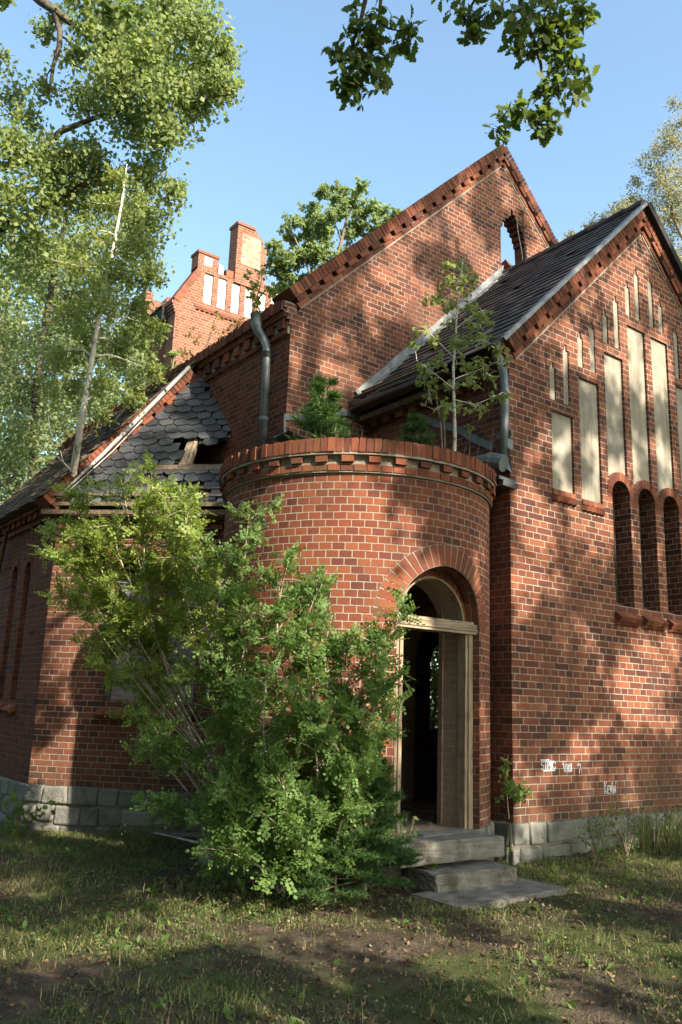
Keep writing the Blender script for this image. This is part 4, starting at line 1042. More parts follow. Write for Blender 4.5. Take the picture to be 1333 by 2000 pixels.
class Tree:
    def __init__(s,name,label,cat,base,group=None,seed=1):
        s.o=thing(name,label,cat,base,group); s.base=Vector(base); s.b=MB(); s.L=[]; s.rng=np.random.default_rng(seed); s.rnd=random.Random(seed); s.sk=[]
    def limb(s,pts,radii,sides=7):
        pts=[Vector(p) for p in pts]
        s.b.tube(pts,radii,sides,0)
        for (p,r),(q,r2) in zip(zip(pts,radii),zip(pts[1:],radii[1:])):
            for k in range(4): s.sk.append((p.lerp(q,k/4),r+(r2-r)*k/4))
        s.sk.append((pts[-1],radii[-1]))
    def near(s,c):
        best=None
        for p,r in s.sk:
            d=(p-c).length+max(0,(p.z-c.z))*1.5-r*3
            if best is None or d<best[0]: best=(d,p,r)
        return best[1],best[2]
    def blob(s,c,rad,n,size,twigs=10,flat=.85,droop=.35,var=.35,r0=None,limb=True,spread=.10,shade=0,keep=True):
        c=Vector(c)
        if limb:
            p,r=s.near(c); L=(c-p).length
            rr=min(r*.55,.012+.010*L) if r0 is None else r0
            mid=p.lerp(c,.5)+Vector((s.rnd.uniform(-.08,.08)*L,s.rnd.uniform(-.08,.08)*L,.10*L))
            pts=[p,p.lerp(mid,.6)+Vector((0,0,.03*L)),mid,c]
            s.b.tube(pts,[rr,rr*.8,rr*.6,rr*.3],5,0)
            if keep:
                for q,k in ((mid,.6),(c,.35)): s.sk.append((q,rr*k))
        rng=s.rng; d=unit(rng.normal(size=(twigs,3))); d[:,2]*=flat
        tl=rad*(.55+.6*rng.random(twigs)); tip=np.array(c)+d*tl[:,None]; tip[:,2]-=droop*.3*tl
        for t in tip[:twigs]:
            m_=(np.array(c)+t)/2; m_[2]+=.04*rad
            s.b.tube([c,Vector(m_),Vector(t)],[max(.0035,.006*rad),.0035,.002],3,0,cap=False)
        k=rng.integers(0,twigs,n); u=rng.random(n)**.62
        pos=np.array(c)+(tip[k]-np.array(c))*u[:,None]+rng.normal(size=(n,3))*rad*spread
        sz=size*(1+var*rng.normal(size=n)).clip(.45,1.7)
        s.L.append((pos,sz,droop))
    def finish(s,bark,leafm,width=.72,fold=.12,trunk='trunk',crown='crown'):
        s.b.v=[tuple(Vector(v)-s.base) for v in s.b.v]
        if s.b.f: s.b.build(trunk,bark,s.o,smooth=True)
        if s.L:
            V=[];F=[];off=0
            for pos,sz,dr in s.L:
                v,f=leaf_geo(pos,sz,s.rng,droop=dr,width=width,fold=fold); V.append(v);F.append(f+off);off+=len(v)
            np_mesh(crown,np.concatenate(V)-np.array(s.base),np.concatenate(F),leafm,s.o)
        return s.o

# ------------------------------------------------------------------ trees left of the church
t=Tree('poplar_tree','tall poplar overhanging from the upper left with large fluttering leaves','tree',(-7.6,7.6,gz(-7.6,7.6)),seed=3)
B=Vector((-7.6,7.6,gz(-7.6,7.6))); zc=13.0
top=[B,at(-330,900,13.2),at(-230,520,13.2),at(-150,250,13.2),at(-60,60,13.0),at(60,-150,13.0),at(140,-330,13)]
t.limb(top,[.30,.25,.21,.17,.14,.11,.06],9)
t.limb([at(-150,250,13.2),at(-20,330,12.9),at(60,312,12.8),at(120,255,12.8),at(190,228,12.7),at(245,212,12.7)],[.10,.075,.06,.05,.035,.02])
t.limb([at(-60,60,13),at(30,-40,12.6),at(78,0,12.4),at(110,22,12.3),at(142,46,12.3),at(178,78,12.3)],[.09,.08,.075,.06,.055,.03])
t.limb([at(105,18,12.3),at(117,60,12.3),at(116,90,12.3),at(104,130,12.3),at(97,176,12.3)],[.05,.045,.04,.03,.015])
t.limb([at(60,-150,13),at(190,-80,12.8),at(300,-10,12.7),at(380,60,12.6)],[.09,.07,.05,.02])
t.limb([at(-230,520,13.2),at(-60,470,13.2),at(60,420,13.1),at(180,350,13),at(280,330,13)],[.11,.08,.06,.045,.02])
for px,py,r,z,n in [(250,40,75,12.9,620),(330,25,75,12.8,620),(395,50,60,12.8,460),(300,110,80,12.7,760),(385,120,70,12.7,620),(430,150,42,12.6,300),(440,95,36,12.7,200),(240,150,70,12.6,560),(330,190,75,12.6,680),(395,205,42,12.6,260),(215,95,55,12.6,340),
    (180,190,60,12.6,380),(260,235,65,12.6,480),(320,262,48,12.6,300),(110,300,70,12.6,520),(40,290,60,12.6,420),(175,300,55,12.7,340),(30,180,48,12.7,170),(90,170,34,12.6,90),(150,110,36,12.4,150),(90,60,30,12.3,90),(5,110,30,12.6,60),(60,235,40,12.6,160),(120,30,26,12.2,60),(160,40,40,12.3,160),
    (20,370,80,12.9,640),(110,380,75,12.8,560),(200,370,65,12.9,420),(280,350,50,12.9,260),(335,375,30,12.9,120),(352,362,20,12.9,50),(300,322,30,12.8,90),(290,440,60,13,400),(60,470,80,13,600),(-40,420,80,13,400),(-60,250,90,13,400),(-30,560,90,13.1,400),(310,-60,90,12.8,400),(190,-60,90,12.8,400)]:
    t.blob(at(px,py,z+t.rnd.uniform(-.5,.5)),r/F_PX*z*1.02,int(n*2.4),.062,twigs=14,droop=.5,spread=.26)
t.finish(M['bark'],M['lf_poplar'],width=.95)

t=Tree('aspen_tree','pale leaved aspen behind the aisle roof with a light stem','tree',(-3.6,11.5,gz(-3.6,11.5)),seed=5,group='trees left of the church')
B=Vector((-3.6,11.5,gz(-3.6,11.5))); z=17.5
t.limb([B,at(60,1000,17.4),at(70,760,17.4),at(100,560,17.4),at(130,420,17.4),at(160,300,17.4)],[.12,.10,.085,.07,.05,.02],8)
for px,py,r,n in [(60,520,75,700),(150,480,80,800),(240,470,65,560),(120,590,85,900),(30,640,80,760),(210,560,80,760),(290,520,40,260),(110,700,80,760),(40,760,80,700),(190,660,75,680),(260,640,60,460),(160,780,70,520),(60,850,70,520),(130,850,60,340),(270,720,45,240),(20,930,70,420),(-30,850,80,420),(-50,700,90,500),(230,400,60,420),(160,390,60,360)]:
    t.blob(at(px,py,z+t.rnd.uniform(-1.2,1.2)),r/F_PX*z,int(n*2.6),.068,twigs=14,droop=.45,spread=.25)
t.finish(M['bark'],M['lf_poplar_pale'],width=.9)

t=Tree('aspen_tree','dense dark green tree far behind the aspen at the left edge','tree',(-6.5,19,gz(-6,9)),seed=6,group='trees left of the church')
B=Vector((-6.5,19,-.5)); z=25
t.limb([B,at(-20,1000,25),at(0,700,25),at(30,420,25)],[.2,.15,.11,.05],8)
for px,py,r,n in [(20,900,90,700),(110,930,70,520),(-40,800,100,600),(90,800,90,700),(180,850,70,420),(200,930,50,260),(10,680,100,800),(130,640,90,640),(220,780,60,380),(60,540,80,560),(240,690,60,360),(30,1000,70,300),(290,760,50,240)]:
    t.blob(at(px,py,z+t.rnd.uniform(-1.5,1.5)),r/F_PX*z,int(n*3.2),.125,twigs=14,droop=.35,spread=.24)
t.finish(M['bark'],M['lf_maple'],width=.8)

# birch growing out of the gutter at the foot of the aisle's raking cornice
base=Vector((PX+.13,PY-.02,4.16))
t=Tree('birch_sapling','slender birch growing out of the aisle gutter beside the raking cornice','tree',base,seed=8)
st=[base,at(152,868,11.25),at(163,800,11.3),at(176,730,11.3),at(186,660,11.3),at(200,590,11.35),at(213,530,11.4),at(226,460,11.4),at(238,395,11.5),at(248,320,11.5)]
t.limb(st,[.050,.047,.043,.038,.034,.030,.026,.021,.016,.006],8)
t.limb([base+Z_*.05,at(110,890,11.3),at(98,840,11.3),at(92,795,11.3)],[.012,.010,.007,.004],5)
t.limb([base+Z_*.03,at(125,905,11.2),at(118,880,11.2)],[.010,.007,.004],5)
for px,py,r,n in [(230,345,36,150),(215,400,48,240),(265,400,45,220),(180,450,55,260),(270,470,50,260),(230,520,55,300),(160,520,55,260),(290,540,45,220),(190,590,60,300),(260,600,50,280),(140,610,50,220),(300,640,38,170),(170,670,55,260),(240,680,55,280),(120,690,45,170),(290,720,42,190),(210,745,50,220),(150,750,42,150),(255,775,36,130),(100,760,35,90),(195,810,30,70)]:
    zc=11.4+t.rnd.uniform(-.45,.45)
    t.blob(at(px,py,zc),r/F_PX*zc,int(n*2.2),.046,twigs=9,droop=.6,spread=.16)
t.finish(M['bark_birch'],M['lf_birch'],width=.8)

# shrubs against the tower's left wall
t=Tree('hazel_shrub','green hazel shoots climbing against the shaded left wall of the tower','shrub',(.4,11.2,gz(.4,9)),seed=10)
t.limb([(.4,11.2,-.4),at(300,960,19),at(290,820,18.6),at(270,700,18.4)],[.09,.07,.05,.02])
t.limb([at(295,860,18.6),at(330,760,18.4),at(340,700,18.3)],[.04,.03,.015])
for px,py,r,n in [(255,640,28,170),(285,680,32,200),(320,640,22,110),(300,740,32,160),(335,720,20,90),(265,760,34,180),(345,690,14,40),(240,710,34,200),(325,780,18,60),(290,800,28,110),(240,800,34,170),(310,665,14,50)]:
    zc=18.3; t.blob(at(px,py,zc+t.rnd.uniform(-.4,.4)),r/F_PX*zc,n,.095,twigs=7,droop=.3)
t.finish(M['twig'],M['lf_poplar'],width=.85)
t=Tree('creeper','sparse yellowing creeper on the tower front above the nave eaves','climber',(1.9,12.8,6.4),seed=12)
t.limb([(1.9,12.8,6.4),at(400,690,20.4),at(415,640,20.4),at(425,605,20.4)],[.03,.02,.014,.006],5)
t.limb([(1.9,12.8,6.4),at(370,720,20.4),at(365,660,20.4)],[.02,.014,.006],5)
for px,py,r,n in [(362,690,16,45),(375,715,20,70),(395,720,20,70),(365,655,12,22),(385,665,14,28),(420,640,10,20),(428,620,10,22),(440,660,12,26),(450,640,16,40),(465,628,14,36),(410,700,16,40),(380,640,8,10)]:
    t.blob(at(px,py,20.35),r/F_PX*20.4,n,.075,twigs=5,spread=.2)
t.finish(M['twig'],M['lf_dry'],width=.8)

# tree standing inside the roofless nave, and the undergrowth seen through the doorway
B=Vector((2.3,8.0,0))
t=Tree('maple_tree','broad leaved tree growing inside the roofless nave behind the gable','tree',B,seed=14)
z=17
t.limb([B,at(640,760,15.8),at(640,620,16),at(655,520,16.4),at(680,420,16.8),at(705,360,17)],[.08,.07,.055,.04,.03,.012],8)
t.limb([at(640,620,16),at(600,520,16),at(570,450,16)],[.03,.02,.01]); t.limb([at(640,600,16),at(720,500,16.3),at(760,430,16.6)],[.03,.02,.01])
for px,py,r,n in [(708,365,20,60),(690,395,34,190),(720,410,30,150),(645,385,26,90),(655,425,40,260),(610,410,26,110),(600,450,36,220),(565,460,26,120),(570,500,38,240),(630,490,42,280),(690,455,42,280),(735,450,32,170),(765,435,22,90),(760,470,20,60),(545,520,26,110),(590,545,34,190),(650,540,36,220),(700,505,34,190),(545,560,26,120),(625,570,30,150),(780,450,10,18),(540,480,24,90),(530,510,24,90),(575,430,24,80),(630,370,20,60),(665,370,20,60),(745,420,26,90),(770,420,18,50),(620,450,40,200),(670,500,40,200),(600,500,36,180),(560,530,34,160),(640,580,34,140)]:
    t.blob(at(px,py,z-.6+t.rnd.uniform(-.5,.5)),r/F_PX*16.5,int(n*4.6),.058,twigs=8,droop=.3)
t.finish(M['twig'],M['lf_maple'],width=.85)
t=Tree('aspen_sapling','yellowish sapling rooted on the nave eaves beside the downpipe head','tree',onp(487,636,0,-1.2),seed=15)
b0=onp(487,636,0,-1.2); zc=(b0-CAM).dot(_f)
t.limb([b0,at(497,600,zc),at(508,560,zc),at(515,528,zc)],[.014,.011,.008,.003],6)
t.limb([at(492,615,zc),at(525,590,zc),at(548,570,zc)],[.008,.006,.003],5)
for px,py,r,n in [(515,535,20,44),(500,555,20,44),(530,565,22,56),(550,560,22,56),(505,585,20,44),(540,595,18,40),(490,575,14,26),(565,575,14,30),(520,610,14,26),(505,620,10,16),(552,610,12,18),(485,540,12,14)]:
    t.blob(at(px,py,zc+t.rnd.uniform(-.15,.15)),r/F_PX*zc,n,.055,twigs=6,droop=.5)
t.finish(M['twig'],M['lf_birch'],width=.9)
t=Tree('elder_bush','leafy undergrowth inside the ruined nave seen through the doorway','shrub',(5.0,6.6,-.03),seed=16)
for k in range(5): t.limb([(5+.3*k-.6,6.6,-.03),(5+.5*k-1,6.6+t.rnd.uniform(-.5,.5),1.4),(5+.6*k-1.3,6.6,2.6)],[.03,.02,.008],5)
for k in range(52):
    t.blob((3.6+t.rnd.random()*3.4,5.0+t.rnd.random()*3.8,.4+t.rnd.random()*3.6),.6,330,.085,twigs=9,spread=.2)
for k in range(22):
    t.blob((4.3+t.rnd.random()*2.4,5.9+t.rnd.random()*2.6,.8+t.rnd.random()*2.2),.5,420,.075,twigs=9,spread=.22)
t.finish(M['twig'],M['lf_weed'],width=.6)

# birch on the right, loose drooping sprays
B=Vector((15.5,8.0,-.5))
t=Tree('birch_tree','tall airy birch with drooping olive sprays behind the chancel roof','tree',B,seed=18)
z=26
def atz(px,py): return at(px,py,z)
t.limb([B,atz(1330,900),atz(1350,600),atz(1375,380),atz(1390,200)],[.22,.19,.15,.11,.05],8)
t.limb([atz(1350,620),atz(1290,520),atz(1230,430),atz(1190,400)],[.06,.045,.03,.012])
t.limb([atz(1360,520),atz(1318,430),atz(1300,340),atz(1280,300)],[.06,.045,.03,.012])
t.limb([atz(1345,560),atz(1310,500),atz(1280,470)],[.05,.03,.012])
t.limb([atz(1380,360),atz(1345,260),atz(1325,220)],[.05,.03,.012])
t.limb([atz(1330,640),atz(1240,520),atz(1170,460),atz(1120,470)],[.05,.03,.02,.008])
for px,py,r,n in [(1325,240,30,120),(1300,290,36,170),(1330,330,40,240),(1290,350,38,180),(1260,310,22,70),(1255,400,40,220),(1300,410,40,260),(1330,430,40,240),(1220,400,24,90),(1205,440,32,150),(1240,455,36,190),(1290,470,40,240),(1325,500,36,200),(1185,450,24,100),(1170,480,28,110),(1205,490,26,90),(1140,480,22,70),(1115,470,16,40),(1300,540,34,170),(1330,570,28,130),(1245,350,22,70),(1150,455,12,24),(1120,490,14,30),(1360,380,60,300),(1360,500,60,300),(1310,270,34,200),(1280,330,30,140),(1315,380,36,240),(1270,430,36,220),(1230,430,28,140),(1255,490,34,200),(1195,465,26,130),(1285,520,34,200),(1330,540,34,200),(1160,470,20,70),(1320,200,22,70),(1120,458,18,60),(1100,472,12,24),(1150,442,20,80),(1178,424,24,110),(1205,402,26,130),(1232,384,28,140),(1215,425,30,160),(1135,470,16,60)]:
    t.blob(at(px,py,z+t.rnd.uniform(-1,1)),r/F_PX*z*1.05,int(n*3.6),.066,twigs=10,droop=1.0,spread=.2)
t.finish(M['twig'],M['lf_olive'],width=.7)

# ------------------------------------------------------------------ the oak whose twigs hang into the top of the picture
OAKLEAF=[(0,0),(.10,.12),(.06,.20),(.22,.30),(.14,.40),(.30,.52),(.20,.62),(.30,.74),(.16,.84),(.12,.94),(0,1.0)]
OAKLEAF=OAKLEAF+[(-x,y) for x,y in OAKLEAF[-2:0:-1]]
def oak_leaves(pos,size,rng,droop=.5):
    N=len(pos); a=rng.normal(size=(N,3)); a[:,2]-=droop; a=unit(a)
    n=rng.normal(size=(N,3)); n[:,2]+=.5; n=unit(n-a*np.sum(n*a,1,keepdims=True)); s=np.cross(n,a)
    K=len(OAKLEAF); P=np.array(OAKLEAF)
    V=pos[:,None,:]+(a[:,None,:]*P[None,:,1,None]+s[:,None,:]*P[None,:,0,None]+n[:,None,:]*(np.abs(P[None,:,0,None])*.35-.25*P[None,:,1,None]**2))*size[:,None,None]
    F=np.arange(N*K).reshape(N,K)
    return V.reshape(-1,3),F
def oak_spray(t,pts,rad,leafpts):
    t.limb(pts,rad,6)
    return leafpts
class Oak(Tree):
    def finish(s,bark,leafm,near=()):
        s.b.v=[tuple(Vector(v)-s.base) for v in s.b.v]
        s.b.build('trunk',bark,s.o,smooth=True)
        V=[];F=[];off=0
        for pos,sz,dr in s.L:
            v,f=leaf_geo(pos,sz,s.rng,droop=dr,width=.75); V.append(v);F.append(f+off);off+=len(v)
        if V: np_mesh('crown',np.concatenate(V)-np.array(s.base),np.concatenate(F),leafm,s.o)
        V=[];F=[];off=0
        for pos,sz in near:
            v,f=oak_leaves(pos,sz,s.rng); V.append(v);F.append(f+off);off+=len(v)
        if V: np_mesh('hanging_leaves',np.concatenate(V)-np.array(s.base),np.concatenate(F),leafm,s.o)
OB=(0.2,-10.5,gz(.2,-10.5))
oak=Oak('oak_tree','old oak whose dark lobed sprays hang into the sky above the gable','tree',OB,seed=21)
oak.limb([OB,(0.1,-10.4,3.5),(0,-10.2,7),(-.2,-10,10),(0,-10,13),(.3,-10,16)],[.42,.36,.32,.26,.18,.08],10)
oak.limb([(-.1,-10.1,8.2),(-.8,-8,9.2),(-1.6,-6,9.4),(-2.2,-4.6,8.6),(-2.4,-3.6,7.6)],[.16,.12,.09,.06,.045],7)
zo=6.3
def ao(px,py,d=0): return at(px,py,zo+d)
oak.limb([(-2.4,-3.6,7.6),ao(1010,-120),ao(1015,-30),ao(1020,20),ao(1035,60),ao(1050,95),ao(1057,125),ao(1060,150),ao(1062,172)],[.05,.034,.026,.021,.018,.015,.012,.009,.005],6)
oak.limb([ao(1060,138),ao(1075,140),ao(1090,148),ao(1094,158)],[.006,.005,.004,.002],5)
oak.limb([ao(1058,172),ao(1045,182),ao(1036,196)],[.005,.004,.0025],5)
oak.limb([ao(1015,-30),ao(1080,10),ao(1100,60),ao(1105,120)],[.02,.016,.012,.006],5)
oak.limb([ao(1012,-60),ao(940,-20),ao(915,20),ao(925,60)],[.02,.015,.010,.005],5)
oak.limb([(-2.4,-3.6,7.6),ao(800,-200,-.2),ao(730,-60,-.2),ao(714,0,-.2),ao(706,35,-.2),ao(695,70,-.2),ao(686,92,-.2),ao(690,125,-.2)],[.04,.028,.02,.017,.014,.011,.008,.004],6)
oak.limb([ao(760,-120,-.2),ao(745,-10,-.2),ao(741,30,-.2),ao(728,70,-.2),ao(724,115,-.2)],[.018,.015,.012,.009,.004],5)
oak.limb([ao(738,40,-.2),ao(760,55,-.2),ao(785,60,-.2)],[.010,.008,.004],5)
oak.limb([(-1.6,-6,9.4),(-4,-5.2,8.8),at(230,-140,6.5),at(190,-30,6.5)],[.06,.04,.022,.010],6)
near=[]
for px,py,r,n,d in [(735,35,34,34,-.2),(715,60,26,26,-.2),(740,75,22,18,-.2),(795,50,26,22,-.2),(785,85,24,26,-.2),(800,70,20,12,-.2),(685,60,18,12,-.2),(660,95,16,14,-.2),(665,115,16,14,-.2),(715,95,28,30,-.2),(712,120,26,30,-.2),(690,135,26,26,-.2),(735,140,22,20,-.2),(748,158,20,16,-.2),(685,165,28,32,-.2),(695,182,22,20,-.2),(665,150,16,12,-.2),(755,100,14,8,-.2),(690,5,16,10,-.2),
    (910,20,28,28,0),(930,45,26,28,0),(925,65,18,16,0),(960,15,34,30,0),(1000,20,34,36,0),(1010,50,26,26,0),(1045,20,36,40,0),(1085,25,36,38,0),(1125,10,34,32,0),(1150,20,22,18,0),(1060,55,32,34,0),(1100,55,28,30,0),(1135,35,22,14,0),(1020,90,24,24,0),(1040,98,20,18,0),(1075,85,28,30,0),(1100,100,24,26,0),(1120,75,16,10,0),(1095,130,22,22,0),(1130,130,22,20,0),(1145,148,14,10,0),(1060,170,18,18,0),(1080,165,22,20,0),(1110,170,24,22,0),(1125,190,18,14,0),(1075,190,14,8,0),(1000,215,20,16,0),(985,240,18,14,0),(975,262,16,14,0),(1020,215,18,18,0),(1050,225,24,26,0),(1075,225,22,24,0),(1060,250,22,22,0),(1085,240,14,10,0),(965,245,10,6,0),(870,-10,20,10,0),
    (150,-6,26,18,.2),(190,2,26,20,.2),(230,8,30,26,.2),(255,18,20,12,.2),(215,24,16,10,.2),(12,-4,16,12,.2)]:
    zc=zo+d; c=np.array(at(px,py,zc)); rr=r/F_PX*zc*.72
    near.append((c+oak.rng.normal(size=(int(n*1.25),3))*rr*.62,.083*(1+.22*oak.rng.normal(size=int(n*1.25))).clip(.5,1.5)))
nest=MB()
# ------------------------------------------------------------------ shading trees behind the photographer
ST=[('oak_tree','leafy oak standing behind the photographer to the left','tree',(-5.5,-13,gz(-5.5,-13))),
    ('oak_tree','leafy oak beyond the frame in front of the gabled wing','tree',(4.6,-12.5,gz(4.6,-12.5))),
    ('oak_tree','leafy oak farthest right beyond the frame','tree',(9.5,-12,gz(9.5,-12)))]
TR=[oak]
for i,(n_,l_,c_,p_) in enumerate(ST):
    t=Tree(n_,l_,c_,p_,group='oaks shading the church front',seed=30+i)
    x,y,z=p_
    t.limb([p_,(x+.1,y,z+4),(x-.1,y+.3,z+8),(x+.1,y+.6,z+12),(x,y+.8,z+17)],[.36,.32,.26,.19,.08],9)
    TR.append(t)
tx=[.2,-5.5,4.6,9.5]
def on_drum(px,py,r=None):
    r=DR if r is None else r
    d=ray(px,py); ox,oy=CAM.x-DC.x,CAM.y-DC.y; a=d.x*d.x+d.y*d.y; b_=2*(ox*d.x+oy*d.y); c_=ox*ox+oy*oy-r*r; q=b_*b_-4*a*c_
    if q<0: return None
    return CAM+d*((-b_-math.sqrt(q))/2/a)
def on_D(px,py):
    d=ray(px,py); return CAM+d*((1.8-CAM.x-CAM.y)/(d.x+d.y))
rs=random.Random(77)
def shade(T,r,n,yt=None,size=.13,tight=.16):
    yt=rs.uniform(-12.5,-8.6) if yt is None else yt
    k=(T.y-yt)/(-SUN.y) ; c=T+SUN*k
    i=min(range(4),key=lambda j:abs(tx[j]-c.x)+(.6 if j else 0)*0)
    TR[i].blob(c,r,n,size,twigs=8,spread=tight,droop=.2)
SHADE=[]
LITK=.70; SHN=160
SHADE=[(x,y,r,'A') for x,y,r in [(1040,1060,40),(1050,1120,45),(1030,1170,30),(1130,1010,30),(1160,1020,22),(1135,1235,24),(1150,1250,20),(1230,1310,35),(1260,1340,35),(1210,1330,30),(1270,1380,30),(1215,1400,28),(1140,1440,25),(1145,1490,30),(1050,1480,25),(1020,1500,20),(1010,1530,20),(1225,1560,20),(1290,1270,25),(1330,1300,25),(1310,1390,25),(1105,880,16),(1108,935,18),(1160,850,18),(1175,940,20),(1205,900,18),(1230,680,25),(1235,740,25),(1265,560,25),(1230,560,28),(1245,500,18),(1275,690,18),(1290,740,22),(1160,700,22),(1145,660,20),(1110,740,18),(1110,680,16),(1060,870,22),(1040,920,22),(1050,990,28),(1020,980,25),(1200,610,24),(1080,640,20),(1130,590,18),(1170,560,16),(1290,640,20),(1310,700,20),(1290,860,20),(1250,880,20),(1300,920,20),(1200,1000,12),(1240,1050,14),(1290,1060,14),(1010,650,15)]]
SHADE+=[(x,y,r,'B') for x,y,r in [(590,740,30),(600,700,25),(640,760,28),(580,800,25),(690,700,25),(640,640,20),(770,500,25),(830,550,30),(960,500,30),(950,530,30),(870,440,25),(900,420,20),(800,600,25),(860,620,30),(1060,470,20),(1050,520,18),(1000,360,18),(760,470,18),(700,560,18),(910,470,20),(740,640,22),(640,830,25),(640,570,18),(720,520,22),(800,460,22),(870,420,20),(930,370,22),(980,340,18),(1040,400,16)]]
SHADE+=[(x,y,r*.72,'D') for x,y,r in [(660,955,40),(700,985,40),(640,990,30),(560,940,35),(600,930,30),(740,950,25),(760,1000,20),(900,1020,30),(930,1060,28),(890,1060,25),(860,1080,22),(940,1120,25),(500,960,20),(520,1010,25),(560,1090,30),(600,1120,30),(700,1130,30),(730,1110,25),(740,1150,25),(690,1180,28),(720,1220,25),(650,1240,30),(740,1260,20),(750,1330,25),(740,1400,25),(760,1450,20),(700,1300,30),(640,1330,30),(690,1380,30),(740,1480,18),(620,1180,30),(900,1110,18),(780,1100,20),(800,1085,16),(930,1300,16),(925,1220,16),(860,1220,25),(800,1215,20),(930,1420,12),(850,900,20),(760,880,20),(680,870,20),(590,880,22)]]
SHADE+=[(x,y,r,'W') for x,y,r in [(250,1060,90),(180,1000,70),(330,1030,80),(120,1100,60),(400,1080,70),(130,1250,60),(110,1350,45),(110,1480,40),(280,960,70),(300,1180,70),(440,1120,50)]]
SHADE+=[(x,y,r,'V') for x,y,r in [(200,880,60),(300,800,50),(250,840,50),(350,760,30),(160,920,50),(300,860,40)]]
SHADE+=[(x,y,r*1.45,'G') for x,y,r in [(60,1740,50),(330,1720,60),(130,1625,50),(450,1720,50),(560,1760,50),(420,1800,60),(330,1830,60),(620,1800,50),(700,1830,50),(800,1840,60),(60,1830,50),(40,1900,40),(880,1890,60),(1000,1900,60),(1100,1880,70),(960,1800,40),(1050,1780,60),(1150,1760,50),(1240,1720,50),(1280,1780,50),(1220,1860,60),(780,1700,30),(860,1660,40),(950,1690,30),(1050,1720,40),(650,1930,40),(1250,1950,50)]]
SHADE+=[(x,y,r,'S') for x,y,r in [(600,1250,70),(560,1350,60),(680,1290,60),(750,1260,40),(500,1180,70),(480,1300,50)]]
SHADE+=[(x,y,r,'T') for x,y,r in [(250,1000,80),(320,970,60),(180,1060,70),(330,1080,80),(420,1100,70),(250,1150,70),(130,1080,60),(380,1200,60),(480,1040,40)]]

def surf_pt(px,py,s):
    if s=='S': return at(px,py,7.3)
    if s=='T': return at(px,py,8.4)
    if s=='A': return onp(px,py,1,0.0)
    if s=='B': return onp(px,py,1,2.647)
    if s=='C': return onp(px,py,0,-1.38)
    if s=='D': return on_drum(px,py)
    if s=='W': return on_D(px,py)
    if s=='V': return onp(px,py,1,5.1)
    if s=='G': return onp(px,py,2,-.48)
A1=SUN.cross(Z_).normalized(); A2=A1.cross(SUN).normalized()
LITP=[]
for px,py,r,s in SHADE:
    T=surf_pt(px,py,s)
    if T is None: continue
    LITP.append((T.dot(A1),T.dot(A2),r/F_PX*(T-CAM).dot(_f)))
LITA=np.array(LITP)
def sunspace(p): return (p.dot(A1),p.dot(A2))
g0=.36
lo1,hi1=min(LITA[:,0])-.9,max(LITA[:,0])+.9; lo2,hi2=min(LITA[:,1])-.9,max(LITA[:,1])+.5
OPEN=[]
na=0
i=0
a_=lo1
while a_<hi1:
    b_=lo2
    while b_<hi2:
        p1=a_+rs.uniform(-.16,.16); p2=b_+rs.uniform(-.16,.16); b_+=g0
        d=np.hypot(LITA[:,0]-p1,LITA[:,1]-p2)-LITA[:,2]*LITK
        if d.min()<.20 or d.min()>1.05: continue
        if rs.random()<.10: continue
        yt=rs.uniform(-13.0,-8.8)
        # point of the sun ray with this (A1,A2) at y=yt
        base=A1*p1+A2*p2; k=(yt-base.y)/SUN.y; c=base+SUN*k
        if c.z<3.2: continue
        i=min(range(4),key=lambda j:abs(tx[j]-c.x))
        TR[i].blob(c,rs.uniform(.34,.52),SHN,.14,twigs=7,spread=.22,droop=.2,keep=rs.random()<.3); na+=1
    a_+=g0
print('shade clumps',na,'region',lo1,hi1,lo2,hi2)
oak.finish(M['bark'],M['lf_oak'],near)
for t in TR[1:]: t.finish(M['bark'],M['lf_oak'])

# unseen beeches added behind and beside the photographer to block sky light
SKY_BLOCKERS=[((-13.5,-3.5),13,'broad unseen beech added to block sky light left of the photographer'),((-15.0,3.5),14,'tall unseen beech added to block sky light left of the aisle'),((-11.0,-11.5),15,'tall unseen beech added to block sky light at the back left'),
      ((-9.5,-15.5),16,'tall unseen beech added to block sky light behind the photographer'),((14.0,-5.5),14,'unseen beech added to block sky light at the far right end of the chancel'),((-13,10.5),13,'unseen beech added to block sky light beyond the poplar at the left'),((-12.6,0.3),12,'younger unseen beech added to block sky light between the others on the left')]
for i,((x,y),h,lab) in enumerate(SKY_BLOCKERS):
    t=Tree('sky_blocking_beech',lab,'tree',(x,y,gz(x,y)),group='unseen beeches added to block sky light',seed=400+i)
    t.limb([(x,y,-.5),(x+.2,y,h*.3),(x-.1,y+.2,h*.6),(x,y,h*.95)],[.34,.28,.2,.06],8)
    for k in range(46):
        u=t.rnd.uniform(.06,1); a=t.rnd.uniform(0,6.283); w=h*.30*math.sqrt(max(.05,1-((u-.45)/.58)**2))*t.rnd.uniform(.3,1)
        c=Vector((x+math.cos(a)*w,y+math.sin(a)*w,h*u))
        if (c-CAM).length<3.2: continue
        t.blob(c,1.35,150,.34,twigs=8,spread=.25,droop=.2,keep=False)
    t.finish(M['bark'],M['lf_oak'])

